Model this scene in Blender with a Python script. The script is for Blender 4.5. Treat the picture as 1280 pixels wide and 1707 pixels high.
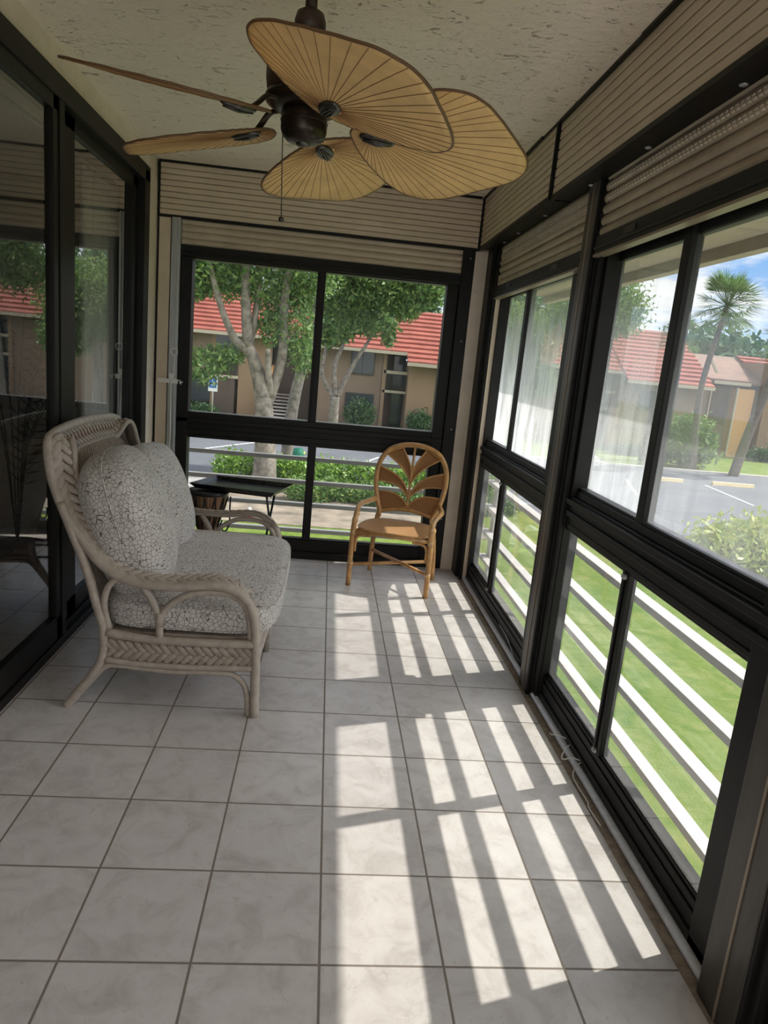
import bpy, bmesh, math, random
from mathutils import Vector, Matrix
import numpy as np
C = bpy.context.scene
for o in list(bpy.data.objects): bpy.data.objects.remove(o)
PI = math.pi
# ------------------------------------------------------------------ camera, sky, sun, exposure
cam = bpy.data.cameras.new('camera'); camo = bpy.data.objects.new('camera', cam); C.collection.objects.link(camo)
camo.location = (-0.08596, -1.52408, 1.55119); camo.rotation_euler = (1.357823, -0.092541, -0.073822)
cam.sensor_fit = 'VERTICAL'; cam.sensor_height = 24; cam.sensor_width = 24
cam.lens = 1158.96 / 1707 * 24; cam.clip_start = 0.02; cam.clip_end = 500
C.camera = camo
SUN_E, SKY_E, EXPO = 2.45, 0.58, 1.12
REAR_FILL, SIDE_FILL = 1.4, 5.0      # unseen sky glow added behind the camera and sunward to fill the room
C.view_settings.view_transform = 'Standard'; C.view_settings.look = 'None'; C.view_settings.gamma = 1
C.view_settings.use_curve_mapping = False; C.view_settings.exposure = EXPO
C.cycles.max_bounces = 14; C.cycles.diffuse_bounces = 8; C.cycles.glossy_bounces = 5; C.cycles.transparent_max_bounces = 24
C.cycles.use_denoising = True; C.cycles.sample_clamp_indirect = 6
sun = bpy.data.lights.new('sun', 'SUN'); suno = bpy.data.objects.new('sun', sun); C.collection.objects.link(suno)
sun.energy = SUN_E; sun.angle = math.radians(0.6); sun.color = (1.0, 0.95, 0.87)
suno.rotation_euler = Vector((1.0, 0.295, 1.333)).to_track_quat('Z', 'Y').to_euler(); suno.location = (30, 9, 40)

class NT:
    """tiny node-tree writer"""
    def __init__(s, tree): s.t = tree; s.l = tree.links
    def n(s, kind, **kw):
        nd = s.t.nodes.new(kind)
        for k, v in kw.items():
            if k.startswith('i_'):
                key = k[2:]; key = int(key) if key.isdigit() else key.replace('_', ' ')
                s.put(nd.inputs[key], v)
            else: setattr(nd, k, v)
        return nd
    def put(s, sock, v):
        if isinstance(v, bpy.types.NodeSocket): s.l.new(v, sock)
        elif isinstance(v, bpy.types.Node): s.l.new(v.outputs[0], sock)
        else:
            if isinstance(v, tuple) and len(v) == 3 and sock.type == 'RGBA': v = v + (1,)
            sock.default_value = v
    def m(s, op, a, b=0.0, c=None):
        nd = s.n('ShaderNodeMath', operation=op); s.put(nd.inputs[0], a); s.put(nd.inputs[1], b)
        if c is not None: s.put(nd.inputs[2], c)
        return nd.outputs[0]
    def mix(s, f, a, b):
        nd = s.n('ShaderNodeMix', data_type='RGBA'); s.put(nd.inputs[0], f); s.put(nd.inputs[6], a); s.put(nd.inputs[7], b)
        return nd.outputs[2]
    def ramp(s, f, stops):
        nd = s.n('ShaderNodeValToRGB'); s.put(nd.inputs[0], f); e = nd.color_ramp.elements
        while len(e) < len(stops): e.new(0.5)
        for el, (p, c) in zip(e, stops): el.position = p; el.color = tuple(c) + (1,) if not isinstance(c, (int, float)) else (c, c, c, 1)
        return nd.outputs[0]
    def noise(s, vec, scale, detail=3, rough=0.5, dist=0.0):
        nd = s.n('ShaderNodeTexNoise'); s.put(nd.inputs['Vector'], vec); nd.inputs['Scale'].default_value = scale
        nd.inputs['Detail'].default_value = detail; nd.inputs['Roughness'].default_value = rough; nd.inputs['Distortion'].default_value = dist
        return nd.outputs[0]

w = bpy.data.worlds.new('sky'); C.world = w; w.use_nodes = True; w.node_tree.nodes.clear(); N = NT(w.node_tree)
tc = N.n('ShaderNodeTexCoord'); d = tc.outputs['Generated']
sep = N.n('ShaderNodeSeparateXYZ', i_0=d)
el = N.m('MAXIMUM', sep.outputs[2], 0.0)
blue = N.ramp(el, [(0.0, (0.62, 0.76, 0.92)), (0.16, (0.24, 0.47, 0.86)), (0.5, (0.14, 0.33, 0.75)), (1.0, (0.10, 0.25, 0.62))])
pr = N.n('ShaderNodeVectorMath', operation='DIVIDE', i_0=d)
cz = N.m('ADD', el, 0.16); cmb = N.n('ShaderNodeCombineXYZ', i_0=cz, i_1=cz, i_2=0.35); N.put(pr.inputs[1], cmb.outputs[0])
nz = N.noise(pr.outputs[0], 1.5, 7, 0.58, 0.25)
cl = N.ramp(nz, [(0.42, 0.0), (0.54, 1.0)])
cc = N.mix(nz, (0.62, 0.66, 0.72), (1.22, 1.21, 1.2))
skyc = N.mix(cl, blue, cc)
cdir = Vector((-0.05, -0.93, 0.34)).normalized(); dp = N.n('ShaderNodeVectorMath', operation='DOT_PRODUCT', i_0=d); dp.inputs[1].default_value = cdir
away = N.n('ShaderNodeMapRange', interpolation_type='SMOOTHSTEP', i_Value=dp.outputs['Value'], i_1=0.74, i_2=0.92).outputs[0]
rear_fill = N.m('MULTIPLY', away, N.ramp(nz, [(0.25, 0.75), (0.6, 1.0)]))  # unseen bright sky patch added behind the camera as fill
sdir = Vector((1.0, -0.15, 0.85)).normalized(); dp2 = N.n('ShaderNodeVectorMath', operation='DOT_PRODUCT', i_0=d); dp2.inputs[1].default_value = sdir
glow = N.m('MULTIPLY', N.n('ShaderNodeMapRange', interpolation_type='SMOOTHSTEP', i_Value=dp2.outputs['Value'], i_1=0.76, i_2=0.93).outputs[0], N.ramp(nz, [(0.25, 0.75), (0.6, 1.0)]))   # unseen glow added on the sun side to light the floor
skyc = N.mix(N.m('MAXIMUM', rear_fill, glow), skyc, (1.0, 0.985, 0.98))
bg = N.n('ShaderNodeBackground', i_Color=skyc, i_Strength=N.m('MULTIPLY', N.m('ADD', N.m('MULTIPLY_ADD', rear_fill, REAR_FILL - 1.0, 1.0), N.m('MULTIPLY', glow, SIDE_FILL - 1.0)), SKY_E)); wo = N.n('ShaderNodeOutputWorld'); N.l.new(bg.outputs[0], wo.inputs[0])

# ------------------------------------------------------------------ materials
def new_mat(name):
    m = bpy.data.materials.new(name); m.use_nodes = True; t = m.node_tree
    return m, NT(t), t.nodes['Principled BSDF'], t.nodes['Material Output']
def bump(N, bs, h, strength, dist=0.01):
    b = N.n('ShaderNodeBump'); b.inputs['Strength'].default_value = strength; b.inputs['Distance'].default_value = dist
    N.put(b.inputs['Height'], h); N.l.new(b.outputs[0], bs.inputs['Normal'])
def simple(name, col, rough=0.5, metal=0.0, var=0.0, vs=20, bmp=0.0, bs_=80, stretch=None, spec=None):
    m, N, b, out = new_mat(name)
    b.inputs['Base Color'].default_value = tuple(col) + (1,); b.inputs['Roughness'].default_value = rough; b.inputs['Metallic'].default_value = metal
    if spec is not None: b.inputs['Specular IOR Level'].default_value = spec
    tcn = N.n('ShaderNodeTexCoord'); v = tcn.outputs['Object']
    if stretch:
        mp = N.n('ShaderNodeMapping'); N.l.new(v, mp.inputs[0]); mp.inputs['Scale'].default_value = stretch; v = mp.outputs[0]
    if var:
        nz = N.noise(v, vs, 4, 0.6)
        lo = tuple(max(0, c * (1 - var)) for c in col); hi = tuple(min(1, c * (1 + var)) for c in col)
        N.put(b.inputs['Base Color'], N.ramp(nz, [(0.3, lo), (0.7, hi)]))
    if bmp: bump(N, b, N.noise(v, bs_, 4, 0.6), bmp)
    return m
MT = {}
MT['bronze'] = simple('black_bronze_aluminium', (0.010, 0.009, 0.008), 0.45, 0.0, 0.25, 9, spec=0.22)
MT['bronze_post'] = simple('brown_bronze_aluminium', (0.060, 0.052, 0.045), 0.4, 0.2, 0.2, 6, stretch=(6, 6, 1))
MT['seam'] = simple('bright_bronze_seam', (0.30, 0.24, 0.18), 0.4, 0.3)
MT['siding'] = simple('beige_shutter_siding', (0.60, 0.50, 0.38), 0.5, 0, 0.06, 6)
MT['shutter'] = simple('tan_shutter_slat', (0.42, 0.335, 0.25), 0.45, 0, 0.15, 7)
MT['shutter_light'] = simple('beige_shutter_slat', (0.52, 0.43, 0.33), 0.45, 0, 0.1, 7)
MT['slot'] = simple('painted_slot_light', (0.80, 0.72, 0.62), 0.4)  # pale colour stands for daylight shining through the shutter slots
MT['alu'] = simple('grey_aluminium', (0.42, 0.43, 0.43), 0.42, 0.35, 0.12, 30, stretch=(1, 1, 0.1))
MT['pipe'] = simple('worn_grey_aluminium', (0.66, 0.68, 0.72), 0.4, 0.2, 0.12, 40)
MT['white'] = simple('white_plastic', (0.72, 0.70, 0.66), 0.45)
MT['black'] = simple('black_metal', (0.010, 0.010, 0.011), 0.38)
MT['tray'] = simple('black_tray_lacquer', (0.014, 0.014, 0.015), 0.22, 0, 0.3, 15)
MT['rubber'] = simple('black_rubber', (0.012, 0.012, 0.012), 0.7)
MT['plaster'] = simple('cream_stucco_wall', (0.72, 0.63, 0.53), 0.9, 0, 0.08, 7, 0.5, 45)
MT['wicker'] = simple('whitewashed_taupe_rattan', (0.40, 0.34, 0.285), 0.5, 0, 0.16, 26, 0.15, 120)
MT['wicker_dark'] = simple('darker_taupe_reed', (0.33, 0.275, 0.225), 0.6, 0, 0.25, 40)  # reed in a darker tone than the poles
MT['reed_dark'] = simple('brown_reed', (0.17, 0.09, 0.06), 0.6)
MT['rattan'] = simple('honey_rattan_pole', (0.50, 0.27, 0.105), 0.33, 0, 0.28, 18, 0.1, 60)
MT['rattan_wrap'] = simple('honey_rattan_binding', (0.56, 0.34, 0.16), 0.4, 0, 0.2, 90)
MT['fan_dark'] = simple('dark_bronze_fan_metal', (0.028, 0.018, 0.013), 0.28, 0.6, 0.2, 10)
MT['fan_brown'] = simple('brown_fan_housing', (0.055, 0.036, 0.026), 0.4, 0.3, 0.2, 10)
MT['medal'] = simple('antique_pewter', (0.10, 0.095, 0.09), 0.28, 0.85, 0.5, 60)
MT['blade'] = simple('tan_palm_leaf_blade', (0.72, 0.47, 0.20), 0.6, 0, 0.12, 14)
MT['blade_rib'] = simple('brown_leaf_rib', (0.27, 0.14, 0.05), 0.6)
MT['blade_rim'] = simple('dark_brown_leaf_rim', (0.13, 0.065, 0.025), 0.5)
MT['rail'] = simple('painted_grey_rail', (0.50, 0.465, 0.45), 0.6, 0, 0.05, 10)
MT['rail_dark'] = simple('shade_toned_grey_rail', (0.30, 0.29, 0.285), 0.6, 0, 0.08, 10)  # rail grey darkened to carry the shade on the far end railing
MT['soffit'] = simple('beige_stucco_soffit', (0.34, 0.29, 0.21), 0.9, 0, 0.1, 6, 0.3, 40)
MT['concrete'] = simple('concrete', (0.50, 0.47, 0.43), 0.9, 0, 0.12, 3)
MT['grout_bed'] = simple('brown_grout_bed', (0.27, 0.215, 0.165), 0.9, 0, 0.35, 30)
MT['walk'] = simple('pale_concrete_walk', (0.38, 0.36, 0.34), 0.9, 0, 0.1, 2)
MT['bounce_paving'] = simple('pale_bounce_paving', (0.80, 0.77, 0.74), 0.9, 0, 0.06, 2)  # paving of the surfaces added to bounce light indoors
MT['stop'] = simple('yellowed_concrete', (0.72, 0.58, 0.33), 0.8, 0, 0.1, 4)
MT['asphalt'] = simple('grey_asphalt', (0.10, 0.105, 0.118), 0.85, 0, 0.15, 0.6)
MT['paint'] = simple('white_road_paint', (0.75, 0.75, 0.75), 0.7)
MT['soil'] = simple('bare_sandy_soil', (0.19, 0.155, 0.115), 0.95, 0, 0.5, 1.5)
MT['bark'] = simple('pale_grey_bark', (0.19, 0.165, 0.135), 0.9, 0, 0.55, 5, 0.6, 12)
MT['palm_bark'] = simple('brown_palm_bark', (0.11, 0.085, 0.07), 0.9, 0, 0.3, 5, 0.5, 8)
MT['stucco_tan'] = simple('tan_exterior_stucco', (0.20, 0.140, 0.105), 0.9, 0, 0.06, 0.8)
MT['stucco_peach'] = simple('peach_exterior_stucco', (0.26, 0.17, 0.11), 0.9, 0, 0.05, 0.8)
MT['stucco_orange'] = simple('orange_exterior_stucco', (0.50, 0.27, 0.115), 0.9, 0, 0.05, 0.8)
MT['brown_wall'] = simple('brown_exterior_panel', (0.095, 0.065, 0.055), 0.85, 0, 0.1, 1)
MT['roof_tan'] = simple('brown_shingle', (0.22, 0.135, 0.10), 0.9, 0, 0.15, 2)
MT['fascia'] = simple('cream_fascia_board', (0.42, 0.36, 0.28), 0.7)
MT['dark_glass'] = simple('dark_window_glass', (0.02, 0.028, 0.035), 0.12, 0, 0.3, 0.5)
MT['dark_frame'] = simple('dark_window_frame', (0.02, 0.018, 0.016), 0.5)
MT['sign_blue'] = simple('blue_sign_paint', (0.02, 0.12, 0.45), 0.5)
MT['red'] = simple('red_paint', (0.60, 0.05, 0.04), 0.5)
MT['green_plastic'] = simple('green_plastic', (0.02, 0.20, 0.12), 0.5)
MT['dark_wood'] = simple('dark_wood', (0.05, 0.03, 0.02), 0.5, 0, 0.3, 10)
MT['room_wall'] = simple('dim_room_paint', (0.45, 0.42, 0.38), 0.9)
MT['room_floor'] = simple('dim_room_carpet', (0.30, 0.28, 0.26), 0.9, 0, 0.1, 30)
MT['curtain'] = simple('sheer_white_curtain', (0.85, 0.84, 0.82), 0.9)
MT['drum_foot'] = simple('light_tan_wood', (0.50, 0.33, 0.19), 0.55, 0, 0.2, 12, stretch=(1, 1, 0.2))

def leaf_mat(name, cols, trans=0.25):
    m, N, b, out = new_mat(name)
    g = N.n('ShaderNodeNewGeometry'); r = g.outputs['Random Per Island']
    c = N.ramp(r, [(i / (len(cols) - 1), c) for i, c in enumerate(cols)])
    df = N.n('ShaderNodeBsdfDiffuse', i_Color=c); tr = N.n('ShaderNodeBsdfTranslucent', i_Color=c); gl = N.n('ShaderNodeBsdfGlossy', i_Color=(0.6, 0.6, 0.6), i_Roughness=0.45)
    mx = N.n('ShaderNodeMixShader', i_0=trans); N.l.new(df.outputs[0], mx.inputs[1]); N.l.new(tr.outputs[0], mx.inputs[2])
    m2 = N.n('ShaderNodeMixShader', i_0=0.06); N.l.new(mx.outputs[0], m2.inputs[1]); N.l.new(gl.outputs[0], m2.inputs[2])
    N.l.new(m2.outputs[0], out.inputs[0]); return m
MT['leaf'] = leaf_mat('mid_green_leaves', [(0.05, 0.12, 0.03), (0.10, 0.20, 0.045), (0.17, 0.29, 0.07), (0.27, 0.36, 0.10)], 0.35)
MT['leaf_dark'] = leaf_mat('dark_green_leaves', [(0.03, 0.075, 0.03), (0.06, 0.13, 0.045), (0.10, 0.19, 0.06)], 0.25)
MT['leaf_lime'] = leaf_mat('bright_hedge_leaves', [(0.07, 0.17, 0.02), (0.19, 0.35, 0.04), (0.32, 0.48, 0.08)], 0.35)
MT['leaf_yellow'] = leaf_mat('yellow_green_leaves', [(0.20, 0.30, 0.06), (0.36, 0.42, 0.10), (0.5, 0.5, 0.16)], 0.3)
MT['leaf_palm'] = leaf_mat('palm_fronds', [(0.06, 0.13, 0.04), (0.13, 0.23, 0.06), (0.20, 0.30, 0.10)], 0.3)
MT['leaf_room'] = leaf_mat('dark_houseplant_leaves', [(0.008, 0.014, 0.008), (0.014, 0.022, 0.012)], 0.1)

def grass_mat():
    m, N, b, out = new_mat('mown_lawn'); g = N.n('ShaderNodeNewGeometry'); v = g.outputs['Position']
    a = N.noise(v, 0.5, 5, 0.65); f = N.noise(v, 14, 3, 0.7)
    b2 = N.noise(v, 2.6, 4, 0.7, 0.8); a = N.m('MULTIPLY_ADD', b2, 0.7, N.m('MULTIPLY', a, 0.42))
    c1 = N.ramp(a, [(0.38, (0.075, 0.165, 0.025)), (0.54, (0.17, 0.24, 0.04)), (0.72, (0.29, 0.31, 0.10))])
    c = N.mix(N.m('MULTIPLY', f, 0.55), c1, (0.08, 0.135, 0.02))
    N.put(b.inputs['Base Color'], c); b.inputs['Roughness'].default_value = 0.95; b.inputs['Specular IOR Level'].default_value = 0.1
    bump(N, b, N.noise(v, 40, 4, 0.7), 0.8, 0.05); return m
MT['grass'] = grass_mat()

TILE = 0.3302
def tile_mat():
    m, N, b, out = new_mat('mottled_ceramic_tile'); g = N.n('ShaderNodeNewGeometry'); v = g.outputs['Position']
    s = N.n('ShaderNodeSeparateXYZ', i_0=v)
    ds, cells = [], []
    for k in (0, 1):
        q = N.m('DIVIDE', s.outputs[k], TILE); fl = N.m('FLOOR', N.m('ADD', q, 0.0)); fr = N.m('SUBTRACT', q, fl)
        ds.append(N.m('MINIMUM', fr, N.m('SUBTRACT', 1.0, fr))); cells.append(fl)
    dist = N.m('MULTIPLY', N.m('MINIMUM', ds[0], ds[1]), TILE)
    grout = N.n('ShaderNodeMapRange', i_Value=dist, i_1=0.0026, i_2=0.0042).outputs[0]   # 0 in grout, 1 on tile
    cv = N.n('ShaderNodeCombineXYZ', i_0=cells[0], i_1=cells[1]); wn = N.n('ShaderNodeTexWhiteNoise', noise_dimensions='2D'); N.l.new(cv.outputs[0], wn.inputs['Vector'])
    off = N.n('ShaderNodeVectorMath', operation='MULTIPLY_ADD'); N.l.new(wn.outputs['Color'], off.inputs[0]); off.inputs[1].default_value = (9, 9, 9); N.l.new(v, off.inputs[2])
    n1 = N.noise(off.outputs[0], 9, 6, 0.66, 0.8); n2 = N.noise(off.outputs[0], 26, 5, 0.7, 1.2)
    c1 = N.ramp(n1, [(0.30, (0.455, 0.415, 0.395)), (0.52, (0.585, 0.545, 0.525)), (0.75, (0.635, 0.60, 0.585))])
    vein = N.ramp(n2, [(0.30, 1.0), (0.40, 0.0)])
    c2 = N.mix(N.m('MULTIPLY', vein, 0.5), c1, (0.36, 0.32, 0.28))
    tint = N.m('MULTIPLY_ADD', wn.outputs['Value'], 0.08, 0.95)
    hs = N.n('ShaderNodeHueSaturation', i_Value=tint, i_Color=c2)
    N.put(b.inputs['Base Color'], N.mix(grout, (0.20, 0.165, 0.135), hs.outputs[0]))
    N.put(b.inputs['Roughness'], N.m('MULTIPLY_ADD', grout, -0.53, 0.85)); b.inputs['Specular IOR Level'].default_value = 0.6
    hgt = N.m('ADD', N.m('MULTIPLY', grout, 1.0), N.m('MULTIPLY', n2, 0.12)); bump(N, b, hgt, 0.35, 0.003); return m
MT['tile'] = tile_mat()

def ceiling_mat():
    m, N, b, out = new_mat('skip_trowel_stucco'); g = N.n('ShaderNodeNewGeometry'); v = g.outputs['Position']
    mp = N.n('ShaderNodeMapping'); N.l.new(v, mp.inputs[0]); mp.inputs['Scale'].default_value = (1.0, 2.0, 1.0)
    a = N.noise(mp.outputs[0], 11, 7, 0.74, 1.8)
    pit = N.ramp(a, [(0.36, 0.0), (0.40, 1.0)])
    lump = N.noise(v, 24, 4, 0.6)
    c = N.mix(pit, (0.50, 0.43, 0.335), N.mix(lump, (0.78, 0.69, 0.57), (0.88, 0.79, 0.67)))
    N.put(b.inputs['Base Color'], c); b.inputs['Roughness'].default_value = 0.95
    bump(N, b, N.m('ADD', pit, N.m('MULTIPLY', lump, 0.8)), 0.8, 0.012); return m
MT['ceiling'] = ceiling_mat()

def crackle_mat():
    m, N, b, out = new_mat('crackle_print_fabric'); t = N.n('ShaderNodeTexCoord'); v = t.outputs['Object']
    wob = N.n('ShaderNodeTexNoise'); N.l.new(v, wob.inputs['Vector']); wob.inputs['Scale'].default_value = 18; wob.inputs['Detail'].default_value = 3
    vv = N.n('ShaderNodeVectorMath', operation='MULTIPLY_ADD'); N.l.new(wob.outputs['Color'], vv.inputs[0]); vv.inputs[1].default_value = (0.012,) * 3; N.l.new(v, vv.inputs[2])
    vo = N.n('ShaderNodeTexVoronoi', feature='DISTANCE_TO_EDGE'); N.l.new(vv.outputs[0], vo.inputs['Vector']); vo.inputs['Scale'].default_value = 50
    vo2 = N.n('ShaderNodeTexVoronoi', feature='DISTANCE_TO_EDGE'); N.l.new(vv.outputs[0], vo2.inputs['Vector']); vo2.inputs['Scale'].default_value = 78
    l1 = N.ramp(vo.outputs['Distance'], [(0.018, 1.0), (0.062, 0.0)]); l2 = N.ramp(vo2.outputs['Distance'], [(0.02, 0.55), (0.06, 0.0)])
    pick = N.ramp(N.noise(v, 11, 2), [(0.5, 0.0), (0.6, 1.0)])
    ln = N.m('MAXIMUM', l1, N.m('MULTIPLY', l2, pick))
    wv = N.noise(v, 420, 2, 0.6)
    base = N.mix(wv, (0.52, 0.485, 0.455), (0.66, 0.62, 0.585))
    N.put(b.inputs['Base Color'], N.mix(ln, base, (0.13, 0.095, 0.085))); b.inputs['Roughness'].default_value = 0.95
    b.inputs['Sheen Weight'].default_value = 0.2
    bump(N, b, N.m('SUBTRACT', N.m('MULTIPLY', wv, 0.4), ln), 0.4, 0.003); return m
MT['crackle'] = crackle_mat()

def weave_mat(name, c1, c2, sx, sy):
    m, N, b, out = new_mat(name); t = N.n('ShaderNodeTexCoord'); v = t.outputs['Object']
    ck = N.n('ShaderNodeTexWave', wave_type='BANDS', bands_direction='X'); N.l.new(v, ck.inputs[0]); ck.inputs['Scale'].default_value = sx; ck.inputs['Distortion'].default_value = 0.4
    ck2 = N.n('ShaderNodeTexWave', wave_type='BANDS', bands_direction='Z'); N.l.new(v, ck2.inputs[0]); ck2.inputs['Scale'].default_value = sy; ck2.inputs['Distortion'].default_value = 0.4
    h = N.m('MULTIPLY', ck.outputs['Fac'], ck2.outputs['Fac'])
    N.put(b.inputs['Base Color'], N.mix(h, c1, c2)); b.inputs['Roughness'].default_value = 0.6
    bump(N, b, h, 0.4, 0.003); return m
MT['weave'] = weave_mat('woven_honey_cane', (0.24, 0.105, 0.035), (0.52, 0.26, 0.095), 60, 60)
MT['seat_weave'] = weave_mat('woven_pale_cane_seat', (0.42, 0.22, 0.09), (0.60, 0.34, 0.15), 75, 75)

def rooftile_mat():
    m, N, b, out = new_mat('terracotta_roof_tile'); g = N.n('ShaderNodeNewGeometry'); v = g.outputs['Position']
    a = N.noise(v, 1.1, 4, 0.6); wv = N.n('ShaderNodeTexWave', wave_type='BANDS', bands_direction='X'); N.l.new(v, wv.inputs[0]); wv.inputs['Scale'].default_value = 1.6
    c = N.ramp(a, [(0.3, (0.19, 0.042, 0.026)), (0.7, (0.29, 0.075, 0.048))])
    N.put(b.inputs['Base Color'], c); b.inputs['Roughness'].default_value = 0.8; bump(N, b, wv.outputs['Fac'], 0.06, 0.05); return m
MT['roof'] = rooftile_mat()

def drum_mat():
    m, N, b, out = new_mat('striped_brown_drum_shell'); t = N.n('ShaderNodeTexCoord')
    s = N.n('ShaderNodeSeparateXYZ', i_0=t.outputs['Object']); ang = N.m('ARCTAN2', s.outputs[1], s.outputs[0])
    cv = N.n('ShaderNodeCombineXYZ', i_0=N.m('MULTIPLY', ang, 9.0), i_1=N.m('MULTIPLY', s.outputs[2], 0.6))
    a = N.noise(cv.outputs[0], 2.2, 4, 0.7)
    c = N.ramp(a, [(0.32, (0.035, 0.018, 0.012)), (0.45, (0.16, 0.075, 0.035)), (0.56, (0.30, 0.16, 0.08)), (0.70, (0.46, 0.30, 0.17))])
    N.put(b.inputs['Base Color'], c); b.inputs['Roughness'].default_value = 0.5; bump(N, b, a, 0.3, 0.004); return m
MT['drum'] = drum_mat()

def glass_mat(name, haze, tint, axis, refl=1.0, seed=0.0, low=1.0, high=1.0):
    """clear pane with a film of dust: passes light, mirrors by Fresnel, and the dust scatters the sun that falls on it"""
    m, N, b, out = new_mat(name); t = N.t; t.nodes.remove(b)
    g = N.n('ShaderNodeNewGeometry'); v = g.outputs['Position']
    tr = N.n('ShaderNodeBsdfTransparent', i_Color=tint)
    gl = N.n('ShaderNodeBsdfGlossy', i_Color=(1, 1, 1), i_Roughness=0.0)
    ior = N.m('MULTIPLY_ADD', g.outputs['Backfacing'], 1 / 1.52 - 1.52, 1.52); fr = N.n('ShaderNodeFresnel', i_IOR=ior)
    mp = N.n('ShaderNodeMapping'); N.l.new(v, mp.inputs[0]); mp.inputs['Scale'].default_value = (3, 3, 0.7); mp.inputs['Location'].default_value = (seed, 0, 0)
    st = N.noise(mp.outputs[0], 3.0, 5, 0.65, 0.3); fine = N.noise(v, 160, 2, 0.6)
    s = N.n('ShaderNodeSeparateXYZ', i_0=v)
    dust = N.m('MULTIPLY', N.ramp(st, [(0.25, 0.35), (0.75, 1.0)]), N.m('MULTIPLY_ADD', fine, 0.6, 0.7))
    dust = N.m('MULTIPLY', dust, N.n('ShaderNodeMapRange', i_Value=s.outputs[2], i_1=1.05, i_2=2.0, i_3=low, i_4=high).outputs[0])   # more dust cover towards the sill
    lw = N.n('ShaderNodeLayerWeight', i_Blend=0.5)
    # dust covers more of the view the more obliquely one looks through it
    cover = N.m('MINIMUM', N.m('MULTIPLY', N.m('MULTIPLY', dust, haze), N.m('DIVIDE', 1.0, N.m('MAXIMUM', N.m('SUBTRACT', 1.0, lw.outputs['Facing']), 0.12))), 0.85)
    df = N.n('ShaderNodeBsdfDiffuse', i_Color=(0.82, 0.84, 0.86)); tl = N.n('ShaderNodeBsdfTranslucent', i_Color=(0.82, 0.84, 0.86))
    dm = N.n('ShaderNodeMixShader', i_0=0.75); N.l.new(df.outputs[0], dm.inputs[1]); N.l.new(tl.outputs[0], dm.inputs[2])
    a = N.n('ShaderNodeMixShader'); N.put(a.inputs[0], N.m('MINIMUM', N.m('MULTIPLY', fr.outputs[0], refl), 1.0)); N.l.new(tr.outputs[0], a.inputs[1]); N.l.new(gl.outputs[0], a.inputs[2])
    c = N.n('ShaderNodeMixShader'); N.put(c.inputs[0], cover); N.l.new(a.outputs[0], c.inputs[1]); N.l.new(dm.outputs[0], c.inputs[2])
    N.l.new(c.outputs[0], out.inputs[0]); return m
MT['glass_side'] = glass_mat('dusty_window_glass', 0.19, (0.96, 0.98, 0.97), 0, 1.0, 0.0, 1.35, 0.5)
MT['glass_side_clear'] = glass_mat('cleaner_window_glass', 0.09, (0.96, 0.98, 0.97), 0, 1.0, 2.0, 1.4, 0.4)
MT['glass_side_low'] = glass_mat('lightly_dusty_window_glass', 0.032, (0.94, 0.98, 0.96), 0, 1.3, 3.0)
MT['glass_back'] = glass_mat('clear_window_glass', 0.045, (0.95, 0.97, 0.96), 1, 0.12, 7.0)
MT['glass_rear'] = glass_mat('clean_window_glass', 0.002, (0.97, 0.98, 0.97), 1, 1.0, 9.0)
MT['glass_door'] = glass_mat('tinted_door_glass', 0.004, (0.78, 0.79, 0.79), 0, 2.0, 5.0)

# ------------------------------------------------------------------ mesh helpers
def vec(a): return np.array(a, float)
def catmull(P, n=8, closed=False):
    P = [vec(p) for p in P]; out = []; L = len(P)
    rng = range(L if closed else L - 1)
    for i in rng:
        if closed: p0, p1, p2, p3 = P[(i - 1) % L], P[i], P[(i + 1) % L], P[(i + 2) % L]
        else:
            p1, p2 = P[i], P[i + 1]; p0 = P[i - 1] if i > 0 else 2 * p1 - p2; p3 = P[i + 2] if i + 2 < L else 2 * p2 - p1
        for k in range(n):
            t = k / n
            out.append(0.5 * ((2 * p1) + (-p0 + p2) * t + (2 * p0 - 5 * p1 + 4 * p2 - p3) * t * t + (-p0 + 3 * p1 - 3 * p2 + p3) * t ** 3))
    if not closed: out.append(P[-1])
    return out
def resample(P, m):
    P = np.array(P); s = np.r_[0, np.cumsum(np.linalg.norm(np.diff(P, axis=0), axis=1))]
    q = np.linspace(0, s[-1], m); return np.stack([np.interp(q, s, P[:, k]) for k in range(P.shape[1])], -1)
def wl(o):
    v = Vector((0, 0, 0))
    while o is not None: v = v + o.location; o = o.parent
    return v

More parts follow.
